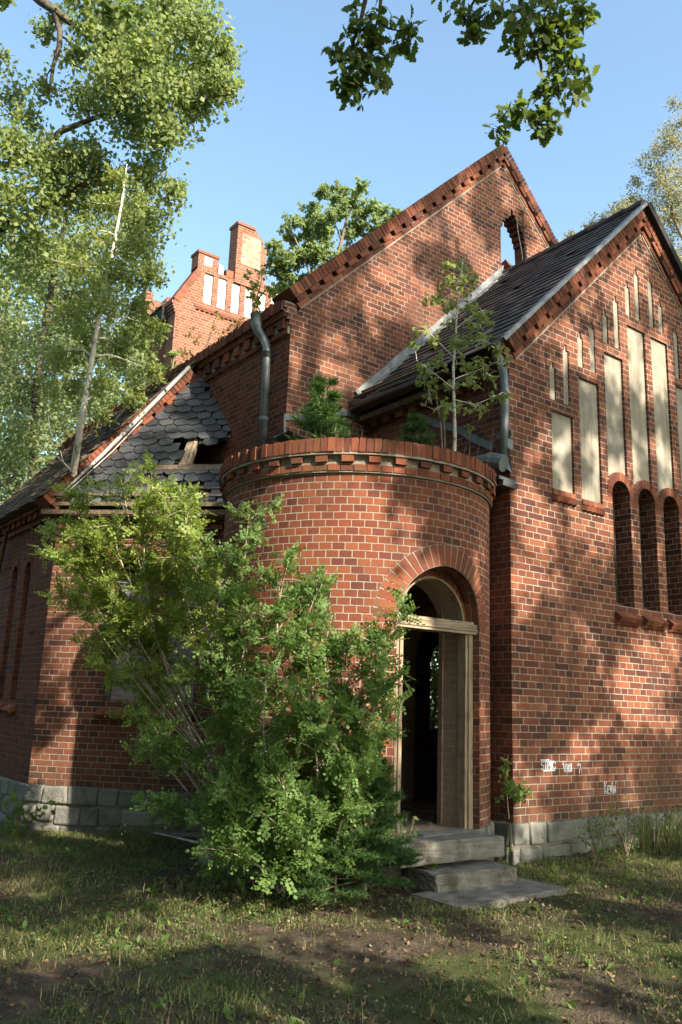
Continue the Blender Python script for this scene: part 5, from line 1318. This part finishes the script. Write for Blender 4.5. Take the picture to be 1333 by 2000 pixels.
# ------------------------------------------------------------------ the large pea shrub in front of the annex
def compound_leaf_geo(pos,axis,rng,length,pairs=4,lw=.90):
    """pinnate leaves: pairs of small leaflets along a rachis"""
    N=len(pos); a=unit(axis+rng.normal(size=(N,3))*.45); n=rng.normal(size=(N,3))*.8; n[:,2]+=1.0
    n=unit(n-a*np.sum(n*a,1,keepdims=True)); s=np.cross(n,a)
    V=[];F=[];K=pairs*2+1
    L=length[:,None]
    allv=[]
    for k in range(K):
        if k<pairs*2:
            f=.25+.68*(k//2)/pairs; sg=1 if k%2 else -1
            base=pos+a*L*f; d=unit(s*sg*.95+a*.42+n*.12*rng.normal(size=(N,1)))
            ll=L*.30*(1-.25*(f-.5))
        else:
            base=pos+a*L*.93; d=a; ll=L*.30
        w=np.cross(n,d)*ll*lw*.5
        m_=base+d*ll*.55
        allv.append(np.stack([base,m_+w+n*ll*.08,base+d*ll,m_-w+n*ll*.08],1))
    V=np.stack(allv,1).reshape(-1,3)
    b=np.arange(N*K)[:,None]*4
    F=np.stack([np.concatenate([b,b+1,b+2],1),np.concatenate([b,b+2,b+3],1)],1).reshape(-1,3)
    return V,F
class Shrub:
    def __init__(s,name,label,base,seed,group=None):
        s.o=thing(name,label,'shrub',base,group); s.base=Vector(base); s.b=MB(); s.rng=np.random.default_rng(seed); s.rnd=random.Random(seed); s.P=[];s.A=[];s.Sz=[];s.P2=[];s.A2=[];s.S2=[]
    def stem(s,pts,r0,r1,side=10,sl=.5,leaf=.115,start=.25,dens=1.0,top=False,mi=0):
        pts=[Vector(p) for p in pts]; n=len(pts)
        # smooth the stem by Catmull-like sampling
        Q=[]
        for i in range(n-1):
            p0,p1,p2,p3=pts[max(i-1,0)],pts[i],pts[i+1],pts[min(i+2,n-1)]
            for k in range(5):
                u=k/5; Q.append(.5*((2*p1)+(p2-p0)*u+(2*p0-5*p1+4*p2-p3)*u*u+(-p0+3*p1-3*p2+p3)*u**3))
        Q.append(pts[-1]); m_=len(Q)
        s.b.tube(Q,[r0+(r1-r0)*(i/(m_-1))**.8 for i in range(m_)],6,mi)
        for j in range(side):
            u=start+(1-start)*(j+s.rnd.random())/side; q=Q[min(int(u*(m_-1)),m_-2)]; t=(Q[min(int(u*(m_-1))+1,m_-1)]-q).normalized()
            d=Vector((s.rnd.gauss(0,1),s.rnd.gauss(0,1),s.rnd.gauss(.25,.6))).normalized(); d=(d+t*.55).normalized()
            L=sl*s.rnd.uniform(.45,1.15)*(1.15-.5*u)
            e=q+d*L; e.z-=L*.10; mid=q.lerp(e,.5)+Vector((0,0,.06*L))
            s.b.tube([q,mid,e],[max(.0035,r0*.28),.003,.0018],4,mi,cap=False)
            k=int(L*48*dens)+3
            for _ in range(k):
                v=s.rnd.random()**.7; p=q.lerp(mid,v*2) if v<.5 else mid.lerp(e,v*2-1)
                p=p+Vector((s.rnd.gauss(0,.02),s.rnd.gauss(0,.02),s.rnd.gauss(0,.02)))
                ax=Vector((s.rnd.gauss(0,1),s.rnd.gauss(0,1),s.rnd.gauss(.1,.7))).normalized()+d*.5
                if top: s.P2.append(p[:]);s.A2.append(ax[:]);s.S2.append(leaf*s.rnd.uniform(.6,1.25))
                else: s.P.append(p[:]);s.A.append(ax[:]);s.Sz.append(leaf*s.rnd.uniform(.6,1.25))
    def finish(s,bark,lm,lm2=None,pairs=3):
        s.b.v=[tuple(Vector(v)-s.base) for v in s.b.v]; s.b.build('stems',bark,s.o,smooth=True)
        for P,A,Sz,m_,nm in ((s.P,s.A,s.Sz,lm,'foliage'),(s.P2,s.A2,s.S2,lm2,'foliage')):
            if P:
                V,F=compound_leaf_geo(np.array(P),np.array(A),s.rng,np.array(Sz),pairs); np_mesh(nm,V-np.array(s.base),F,m_,s.o)
gb=onp(575,1740,2,-.43); 
sh=Shrub('pea_shrub','big arching pea shrub in front of the annex and porch, yellowing at its sunlit top',(gb.x,gb.y,gz(gb.x,gb.y)),51)
zz=(gb-CAM).dot(_f); random.seed(5)
def S(path,r0=.016,r1=.004,**k):
    sh.stem([at(a,b_,zz+d) for a,b_,d in path],r0,r1,**k)
# tall stems that lean to the upper left, sunlit heads
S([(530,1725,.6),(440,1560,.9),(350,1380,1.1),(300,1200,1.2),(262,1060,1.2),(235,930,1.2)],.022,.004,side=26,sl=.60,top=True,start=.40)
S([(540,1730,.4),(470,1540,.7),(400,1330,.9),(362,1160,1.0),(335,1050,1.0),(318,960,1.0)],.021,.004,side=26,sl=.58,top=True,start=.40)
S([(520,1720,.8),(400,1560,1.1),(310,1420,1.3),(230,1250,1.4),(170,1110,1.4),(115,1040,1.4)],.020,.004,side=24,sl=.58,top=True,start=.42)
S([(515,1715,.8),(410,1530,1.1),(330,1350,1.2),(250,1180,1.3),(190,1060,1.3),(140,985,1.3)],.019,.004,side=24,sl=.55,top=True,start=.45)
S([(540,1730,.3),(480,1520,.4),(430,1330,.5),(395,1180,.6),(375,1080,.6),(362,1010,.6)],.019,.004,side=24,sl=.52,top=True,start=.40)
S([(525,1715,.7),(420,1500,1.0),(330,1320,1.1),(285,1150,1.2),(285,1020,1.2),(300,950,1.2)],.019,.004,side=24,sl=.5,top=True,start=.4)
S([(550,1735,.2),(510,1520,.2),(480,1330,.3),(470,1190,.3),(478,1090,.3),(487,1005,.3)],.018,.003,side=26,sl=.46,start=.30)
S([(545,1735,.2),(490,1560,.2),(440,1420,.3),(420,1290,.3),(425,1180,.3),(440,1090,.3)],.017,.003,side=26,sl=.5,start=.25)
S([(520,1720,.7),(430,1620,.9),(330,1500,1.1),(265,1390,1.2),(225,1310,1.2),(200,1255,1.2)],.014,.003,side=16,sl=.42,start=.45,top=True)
# the denser right half
for path,k in [([(575,1740,0),(560,1580,-.1),(545,1420,-.1),(540,1280,0),(545,1180,0),(560,1110,0)],{}),
    ([(590,1742,0),(600,1580,-.1),(605,1430,-.1),(600,1300,-.1),(600,1210,0),(630,1140,0)],{}),
    ([(600,1742,0),(630,1600,-.1),(645,1470,-.2),(640,1350,-.2),(635,1270,-.1),(650,1200,-.1)],{}),
    ([(605,1742,0),(660,1620,-.1),(690,1500,-.2),(700,1400,-.2),(715,1310,-.2),(725,1240,-.2)],{}),
    ([(610,1745,-.1),(670,1660,-.2),(700,1570,-.3),(712,1480,-.3),(725,1400,-.3),(755,1340,-.3)],{}),
    ([(610,1742,0),(660,1580,-.2),(695,1450,-.3),(725,1340,-.3),(755,1260,-.3),(782,1205,-.3)],{'sl':.32,'dens':.8}),
    ([(560,1740,.1),(520,1620,.1),(490,1520,.1),(470,1420,.1),(465,1330,.1),(480,1260,.1)],{}),
    ([(555,1738,.1),(480,1640,.1),(420,1560,.2),(370,1500,.2),(330,1470,.3),(310,1440,.3)],{'sl':.40}),
    ([(585,1742,-.1),(560,1640,-.3),(540,1560,-.4),(520,1480,-.4),(515,1400,-.4),(520,1330,-.4)],{}),
    ([(600,1744,-.1),(610,1660,-.3),(615,1580,-.4),(620,1500,-.5),(610,1420,-.5),(600,1360,-.5)],{}),
    ([(595,1744,-.1),(570,1690,-.4),(540,1640,-.5),(510,1590,-.5),(480,1560,-.5),(455,1540,-.5)],{}),
    ([(610,1746,-.1),(640,1690,-.4),(660,1630,-.5),(672,1580,-.5),(672,1520,-.5),(660,1460,-.5)],{}),
    ([(560,1738,.1),(500,1690,0),(440,1650,0),(390,1610,0),(340,1590,0),(310,1570,.1)],{'sl':.36}),
    ([(580,1742,0),(575,1600,.1),(570,1450,.2),(575,1320,.2),(590,1230,.2),(610,1180,.2)],{}),
    ([(600,1742,0),(640,1640,0),(670,1540,0),(680,1440,0),(670,1350,0),(665,1290,0)],{}),
    ([(590,1744,-.2),(585,1700,-.5),(575,1650,-.6),(560,1600,-.6),(560,1560,-.6),(550,1520,-.6)],{}),
    ([(570,1742,-.1),(520,1700,-.4),(480,1680,-.5),(450,1650,-.5),(430,1630,-.5),(420,1600,-.5)],{'sl':.35})]:
    kw=dict(side=26,sl=.48,start=.18,dens=1.0); kw.update(k)
    S(path,.015,.003,**kw)
for k in range(26):                       # bare suckers at the foot
    a=rnd.uniform(540,640); S([(a,1745,rnd.uniform(-.3,.3)),(a+rnd.uniform(-30,30),1690,rnd.uniform(-.4,.2)),(a+rnd.uniform(-60,60),1600,rnd.uniform(-.5,.2))],.009,.004,side=5,sl=.3,start=.5)
for k in range(10):
    x=rnd.uniform(130,400); y=rnd.uniform(960,1200); S([(470+k*4,1560,.7),((470+x)/2+10,(1560+y)/2+60,1.0),(x+10,y+60,1.15),(x,y,1.2)],.010,.003,side=12,sl=.42,start=.55,top=True)
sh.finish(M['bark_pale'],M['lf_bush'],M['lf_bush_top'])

# ------------------------------------------------------------------ conifers
def conifer(name,label,base,h,wid,tiers,needle,mat,seed,group=None,lean=(0,0),flat=.25,dens=1.0,tuft=False):
    o=thing(name,label,'shrub' if h<1 else 'tree',base,group); r_=random.Random(seed); rg=np.random.default_rng(seed); b=MB(); base=Vector(base)
    tip=Vector((lean[0]*h,lean[1]*h,h)); b.tube([(0,0,-.05),tip*.5,tip],[.012*h+.006,.008*h+.004,.003],6)
    Pp=[];Aa=[]
    for i in range(tiers):
        u=(i+.6)/tiers; z=.10+.88*u
        for k in range(6):
            an=r_.uniform(0,6.283); L=wid*(1.05-u*.85)*r_.uniform(.7,1.15)
            d=Vector((math.cos(an),math.sin(an),flat+r_.uniform(-.15,.2))).normalized(); q=tip*z; e=q+d*L; b.tube([q,q.lerp(e,.5)+Vector((0,0,-.04*L)),e],[.005,.004,.002],4,cap=False)
            for j in range(int(7)):
                v=.25+.75*(j+.5)/7; c=q.lerp(e,v); sd=d.cross(Z_).normalized()*(1 if j%2 else -1)
                l2=L*.42*(1.1-v*.7)*r_.uniform(.7,1.2); dd=(sd*.8+d*.7+Vector((0,0,r_.uniform(-.1,.25)))).normalized(); e2=c+dd*l2
                for w in range(int((l2*90+7)*dens)):
                    t_=r_.random(); p=c.lerp(e2,t_); Pp.append(p[:]); Aa.append((dd*.75+Vector((r_.gauss(0,.55),r_.gauss(0,.55),r_.gauss(.15,.45))))[:])
            for w in range(int((L*70+6)*dens)):
                t_=.2+.8*r_.random(); p=q.lerp(e,t_); Pp.append(p[:]); Aa.append((d*.7+Vector((r_.gauss(0,.55),r_.gauss(0,.55),r_.gauss(.2,.45))))[:])
    b.build('stem',M['twig'],o)
    pos=np.array(Pp); a=unit(np.array(Aa)); N=len(pos); n=rg.normal(size=(N,3)); n=unit(n-a*np.sum(n*a,1,keepdims=True)); l=needle*(1+.25*rg.normal(size=(N,1))).clip(.5,1.5)
    V=np.stack([pos-n*l*.06,pos+n*l*.06,pos+a*l],1).reshape(-1,3)
    np_mesh('needles',V,np.arange(N*3).reshape(N,3),mat,o)
def on_roof(px,py,y=None):
    p=onp(px,py,2,3.66); return p
pr=at(622,880,9.75); conifer('pine_seedling','bushy young pine rooted on the round porch roof against the nave corner',(pr.x,pr.y,3.62),1.30,.46,9,.095,M['needle'],61,group='pines on the porch roof',lean=(.06,0),flat=.55,dens=1.5)
conifer('pine_seedling','small low pine beside the birch sapling on the porch roof',(at(815,880,9.1).x,at(815,880,9.1).y,3.62),.62,.28,5,.075,M['needle'],62,group='pines on the porch roof',flat=.4,dens=1.5)
q=at(712,1745,6.9); conifer('fir_seedling','feathery dark fir seedling between the shrub and the entrance steps',(q.x,q.y,gz(q.x,q.y)),1.25,.50,15,.055,M['fir'],63,flat=.16,dens=4.0)
q=at(650,1758,6.8); conifer('fir_seedling','low spreading fir seedling under the right edge of the pea shrub',(q.x-.05,q.y-.1,gz(q.x,q.y)),.55,.40,9,.05,M['fir'],64,flat=.10,dens=3.6)

# birch saplings on the porch roof
zc=9.15; bb=at(887,885,zc); bb.z=3.60
t=Tree('birch_sapling','young birch with a pale stem growing from the porch roof before the chancel','tree',bb,seed=71)
t.limb([bb,at(888,885,zc),at(889,850,zc),at(887,780,zc),at(886,715,zc),at(891,660,zc),at(892,620,zc),at(897,575,zc),at(902,530,zc),at(905,505,zc)],[.022,.022,.021,.018,.015,.013,.011,.008,.005,.003],7)
for a in [[(889,700),(850,660),(830,640)],[(891,690),(930,660),(965,640)],[(888,740),(940,720),(985,700)],[(888,760),(850,730),(815,705)],[(892,620),(860,590),(838,580)],[(893,640),(930,610),(948,605)],[(886,780),(930,790),(975,770)],[(897,570),(915,550),(922,535)],[(887,800),(850,800),(825,790)]]:
    t.limb([at(x,y,zc+t.rnd.uniform(-.1,.1)) for x,y in a],[.007,.005,.002],4)
for px,py,r,n in [(880,515,18,26),(905,520,20,34),(870,545,22,36),(900,550,24,44),(925,545,16,24),(850,585,20,34),(835,580,12,14),(880,590,22,34),(915,590,20,30),(945,610,24,44),(920,630,22,34),(875,625,16,18),(825,645,18,26),(850,660,22,34),(885,670,24,40),(935,665,24,42),(970,680,18,28),(805,670,12,14),(860,705,26,44),(905,710,26,44),(945,710,24,38),(985,700,14,18),(830,720,20,28),(880,750,22,34),(925,745,20,30),(960,735,16,22),(840,770,18,24),(870,790,20,34),(900,795,18,32),(935,790,18,28),(970,775,16,24),(990,770,12,16),(830,745,16,20),(905,665,20,30)]:
    t.blob(at(px,py,zc+t.rnd.uniform(-.22,.22)),r/F_PX*zc,int(n*1.15),.050,twigs=6,droop=.7,spread=.22,r0=.004,keep=False)
t.finish(M['bark_birch'],M['lf_birch'],width=.85)
t=Tree('birch_sapling','cluster of thin dark leafless shoots left of the young birch on the porch roof','tree',(at(868,888,zc).x,at(868,888,zc).y,3.6),seed=72)
b1=at(868,888,zc); b1.z=3.6
for tx_,ty_ in ((850,770),(846,740),(866,805)): t.limb([b1,at((868+tx_)/2+3,(888+ty_)/2,zc),at(tx_,ty_,zc)],[.009,.007,.003],5)
b2=at(917,895,zc); b2.z=3.6; t.limb([b2,at(918,860,zc),at(917,835,zc)],[.006,.005,.003],5)
for px,py,r,n in [(850,765,14,22),(848,745,14,20),(868,805,10,12),(917,832,12,14)]: t.blob(at(px,py,zc),r/F_PX*zc,n,.045,twigs=5,droop=.5,spread=.2,r0=.003)
t.finish(M['twig'],M['lf_birch'],width=.85)

# ------------------------------------------------------------------ small plants at the walls
def weed(name,label,base,h,n,size,mat,seed,spread=.25,stems=6,group=None,cat='plant',width=.6):
    t=Tree(name,label,cat,base,group,seed); base=Vector(base)
    for k in range(stems):
        a=t.rnd.uniform(0,6.28); s_=spread*t.rnd.uniform(.3,1); hh=h*t.rnd.uniform(.6,1)
        e=base+Vector((math.cos(a)*s_,math.sin(a)*s_,hh)); mid=base+Vector((math.cos(a)*s_*.35,math.sin(a)*s_*.35,hh*.55))
        t.b.tube([base,mid,e],[.005,.004,.002],4)
        m_=n//stems; u=t.rng.random(m_)**.7; pos=np.where((u<.5)[:,None],np.array(base)+(np.array(mid)-np.array(base))*(u*2)[:,None],np.array(mid)+(np.array(e)-np.array(mid))*(u*2-1)[:,None])
        pos=pos+t.rng.normal(size=(m_,3))*spread*.16
        t.L.append((pos,size*(1+.3*t.rng.normal(size=m_)).clip(.5,1.6),.15))
    return t.finish(M['twig'],mat,width=width,trunk='stems',crown='foliage')
def gp(px,py,z=-.45):
    p=onp(px,py,2,z); return (p.x,p.y,gz(p.x,p.y))
def wallbase(x,y): return (x,y,gz(x,y))
weed('maple_seedling','bright green maple seedling before the plinth at the far left corner',(-3.62,4.55,gz(-3.6,4.5)),.52,60,.105,M['lf_weed'],81,spread=.36,stems=7,width=.75)
weed('snowberry_shrub','loose snowberry with pale berries before the chancel plinth',(1.35,-.42,gz(1.3,-.4)),.62,170,.04,M['lf_weed'],82,spread=.42,stems=10,width=.7)
weed('snowberry_shrub','second snowberry under the sprayed letters, nearer the corner',(.95,-.30,gz(.9,-.3)),.55,110,.04,M['lf_weed'],83,spread=.30,stems=8,width=.7)
weed('bramble_shoot','low bramble shoot at the right end of the plinth',(2.2,-.35,gz(2.2,-.35)),.5,110,.05,M['lf_weed'],84,spread=.35,stems=8)
t=Tree('creeper','green climbing shoot on the chancel corner above the plinth','climber',(-.05,-.06,.0),seed=85)
pts=[(995,1600),(992,1570),(990,1545),(990,1520),(991,1495),(993,1475)]
P_=[onp(a,c,1,-.05) for a,c in pts]; t.limb(P_,[.007,.006,.005,.004,.003,.002],4)
P2=[onp(a,c,1,-.06) for a,c in [(995,1560),(1010,1545),(1025,1545),(1035,1552)]]; t.limb(P2,[.005,.004,.003,.002],4)
for a,c,n in [(991,1485,6),(988,1500,8),(986,1515,10),(990,1530,9),(995,1540,8),(1010,1545,12),(1022,1540,12),(1030,1550,12),(1018,1558,10),(1002,1552,8),(975,1560,5),(985,1545,5)]:
    t.blob(onp(a,c,1,-.07),.05,n*2,.045,twigs=4,spread=.3,limb=False,droop=.4)
t.finish(M['twig'],M['lf_weed'],width=.8,trunk='stems',crown='foliage')
weed('nettle_clump','weeds sprouting beside the door threshold by the fir',(-1.72,-.30,-.20),.42,50,.05,M['lf_weed'],86,spread=.16,stems=6)
weed('nettle_clump','small weeds in the corner between step and chancel plinth',(-.38,-.18,gz(-.4,-.2)),.30,46,.05,M['lf_weed'],87,spread=.16,stems=6)
q=gp(845,1745); weed('sycamore_seedling','fresh green seedling at the left edge of the stone slab',q,.22,14,.075,M['lf_weed'],88,spread=.12,stems=4,width=.8)
q=gp(280,1660,-.55); weed('pea_shrub_sprout','low sprout with small leaves left of the big pea shrub',q,.30,120,.035,M['lf_weed'],89,spread=.26,stems=8)
q=gp(1215,1700,-.4); 
b=MB(); P_=[onp(a,c,2,-.45+.02*k) for k,(a,c) in enumerate([(300,1645),(345,1656),(390,1668),(430,1680),(462,1690)])]
b.tube([p+Z_*.10 for p in P_],[.006,.011,.013,.012,.008],6); b.tube([P_[1]+Z_*.1,P_[1]+Vector((.15,-.1,.16)),P_[1]+Vector((.3,-.12,.12))],[.006,.005,.003],5); b.tube([P_[2]+Z_*.1,P_[2]+Vector((-.05,-.2,.06))],[.006,.003],5)
tag(b.build('fallen_branch',M['bark_pale']),'bare pale branch lying on the ground left of the shrub','branch')
# dry stalks on the porch roof
b=MB(); r_=random.Random(3)
for k in range(60):
    px=r_.choice([r_.uniform(600,740),r_.uniform(640,720),r_.uniform(780,960)]); p=at(px,868,8.6+r_.uniform(0,1.2)); p.z=3.62; h=r_.uniform(.15,.62)
    d=Vector((r_.gauss(0,.06),r_.gauss(0,.06),h)); n=Vector((.8,-.6,0))*.0022
    b.poly([p-n,p+n,p+d*.6+n*.8,p+d]); 
o=b.build('dry_stalks',M['straw']); o['kind']='stuff'; tag(o,'withered grass stalks along the porch roof edge','dry grass')

# ------------------------------------------------------------------ grass, litter, pebbles
def outside(x,y):
    ok=np.ones(len(x),bool)
    ok&=~((y>-.03)&(x>-.05)); ok&=~(((x-DC.x)**2+(y-DC.y)**2)<(DR+.06)**2)
    ok&=~((x+y>1.75)&(x>-3.45)); ok&=~((x>-3.5)&(y>4.9))
    ok&=~((x>-2.05)&(x<-.5)&(y>-.62)); 
    return ok
def slab(x,y): return (x>-1.97)&(x<-.48)&(y>-1.14)&(y<-.5)
def scatter(n,rng,x0=-7.2,x1=6.2,y0=-6.6,y1=6.5):
    x=rng.uniform(x0,x1,n); y=rng.uniform(y0,y1,n); k=outside(x,y)&~slab(x,y)
    d=np.stack([x-CAM.x,y-CAM.y],1); az=np.degrees(np.arctan2(d[:,1],d[:,0])); k&=(az>22)&(az<86)|(np.hypot(d[:,0],d[:,1])<1.0)
    return x[k],y[k]
def vnoise(x,y,s,seed):
    r_=np.random.default_rng(seed); T=r_.random((64,64)); u,v=x*s,y*s; i,j=np.floor(u).astype(int),np.floor(v).astype(int); f,g_=u-i,v-j
    f=f*f*(3-2*f); g_=g_*g_*(3-2*g_)
    q=lambda a,b_:T[a%64,b_%64]
    return (q(i,j)*(1-f)+q(i+1,j)*f)*(1-g_)+(q(i,j+1)*(1-f)+q(i+1,j+1)*f)*g_
rg=np.random.default_rng(101)
def blades(name,n,hmin,hmax,mat,label,dens,seed,width=.0045,lean=.55,region=None,label2=None):
    rg=np.random.default_rng(seed)
    x,y=scatter(n,rg) if region is None else region(n,rg)
    k=rg.random(len(x))<dens(x,y); x,y=x[k],y[k]; N=len(x)
    h=rg.uniform(hmin,hmax,N)*(.6+.8*vnoise(x,y,1.7,seed+1)); z=ground_z(x,y)
    a=rg.uniform(0,6.283,N); l=lean*rg.random(N)*h
    d=np.stack([np.cos(a)*l,np.sin(a)*l,h],1); p=np.stack([x,y,z-.01],1)
    th=rg.uniform(0,6.283,N); s=np.stack([np.cos(th),np.sin(th),0*th],1)*(width*(.6+.8*rg.random(N)))[:,None]
    m_=p+d*np.array([.35,.35,.6]); t_=p+d*np.array([1,1,.92])
    V=np.stack([p-s,p+s,m_+s*.75,m_-s*.75,t_],1).reshape(-1,3); b_=np.arange(N)[:,None]*5
    F=np.concatenate([np.concatenate([b_,b_+1,b_+2],1),np.concatenate([b_,b_+2,b_+3],1),np.concatenate([b_+3,b_+2,b_+4],1)],0)
    o=np_mesh(name,V,F,mat); o['kind']='stuff'; tag(o,label,'grass'); return o
path=lambda x,y: np.clip(1.2-np.minimum(np.hypot((x+1.0)*.7,(y+1.9)*1.0),np.hypot((x+5.6)*.8,(y+2.6)))/1.0,0,1)
dn=lambda x,y: np.clip((vnoise(x,y,.9,5)*.9+vnoise(x,y,3.1,6)*.6-.32)*1.7,.04,1)*(1-.88*path(x,y))
blades('grass',330000,.02,.085,M['grass'],'thin patchy woodland grass in front of the church',dn,201,width=.0024,lean=1.3)
blades('tall_grass',3500,.06,.17,M['straw'],'scattered withered grass stalks among the green',lambda x,y: np.clip(vnoise(x,y,1.1,8)-.35,0,1)*(1-path(x,y)),202,width=.0028)
def rg_right(n,r_): return r_.uniform(1.6,5.5,n),r_.uniform(-2.2,-.15,n)
blades('thicket_grass',9000,.15,.50,M['grass'],'taller dark grass thicket along the chancel plinth at the right',lambda x,y: np.clip((x-1.2)/2.2,0,1)*.9,203,width=.005,region=rg_right)
# broad low weeds in the turf
def rosettes(n,seed,size=.045,name='low_weeds',label='low broad leaved weeds spread through the turf',mat='lf_weed',th=.42):
    r_=np.random.default_rng(seed); x,y=scatter(n,r_); k=r_.random(len(x))<dn(x,y)*(vnoise(x,y,1.4,12)>th); x,y=x[k],y[k]; N=len(x)
    pos=np.repeat(np.stack([x,y,ground_z(x,y)+.01],1),6,0)+r_.normal(size=(N*6,3))*np.array([.02,.02,.008]); sz=size*(1+.4*r_.normal(size=N*6)).clip(.4,1.8)
    ax=r_.normal(size=(N*6,3)); ax[:,2]=np.abs(ax[:,2])*.7+.15
    V,F=leaf_geo(pos,sz,r_,axis=unit(ax)*2,droop=0,width=.55); o=np_mesh(name,V,F,M[mat]); o['kind']='stuff'; tag(o,label,'weeds')
rosettes(4200,301)
rosettes(60000,305,.017,'moss_mat','fine carpet of moss and tiny leaved creeping weeds','grass',.25)
def litter(n,seed):
    r_=np.random.default_rng(seed); x,y=scatter(n,r_); k=r_.random(len(x))<np.clip(.25+.9*(1-dn(x,y)),0,1)*.9; x,y=x[k],y[k]; N=len(x)
    pos=np.stack([x,y,ground_z(x,y)+r_.uniform(.0,.02,N)],1); ax=r_.normal(size=(N,3)); ax[:,2]*=.25
    V,F=leaf_geo(pos,.028*(1+.5*r_.normal(size=N)).clip(.35,2.4),r_,axis=unit(ax)*2,droop=0,width=.6,fold=.25); o=np_mesh('leaf_litter',V,F,M['litter']); o['kind']='stuff'; tag(o,'fallen brown leaves and bark bits strewn over the ground','leaf litter')
litter(42000,302)
def pebbles(n,seed):
    r_=np.random.default_rng(seed); x,y=scatter(n,r_); k=r_.random(len(x))<.12+.9*path(x,y); x,y=x[k],y[k]; N=len(x)
    oct_=np.array([[1,0,0],[0,1,0],[-1,0,0],[0,-1,0],[0,0,.7],[0,0,-.5]]); s_=np.exp(r_.normal(-4.9,.55,N)).clip(.003,.035)
    V=np.stack([x,y,ground_z(x,y)+s_*.2],1)[:,None,:]+oct_[None]*s_[:,None,None]*(1+.35*r_.normal(size=(N,6,3)))
    Ft=np.array([[0,1,4],[1,2,4],[2,3,4],[3,0,4],[1,0,5],[2,1,5],[3,2,5],[0,3,5]]); F=(np.arange(N)[:,None,None]*6+Ft[None]).reshape(-1,3)
    o=np_mesh('pebbles',V.reshape(-1,3),F,M['pebble']); o['kind']='stuff'; tag(o,'small stones and crumbs on the bare earth','pebbles')
pebbles(9000,303)
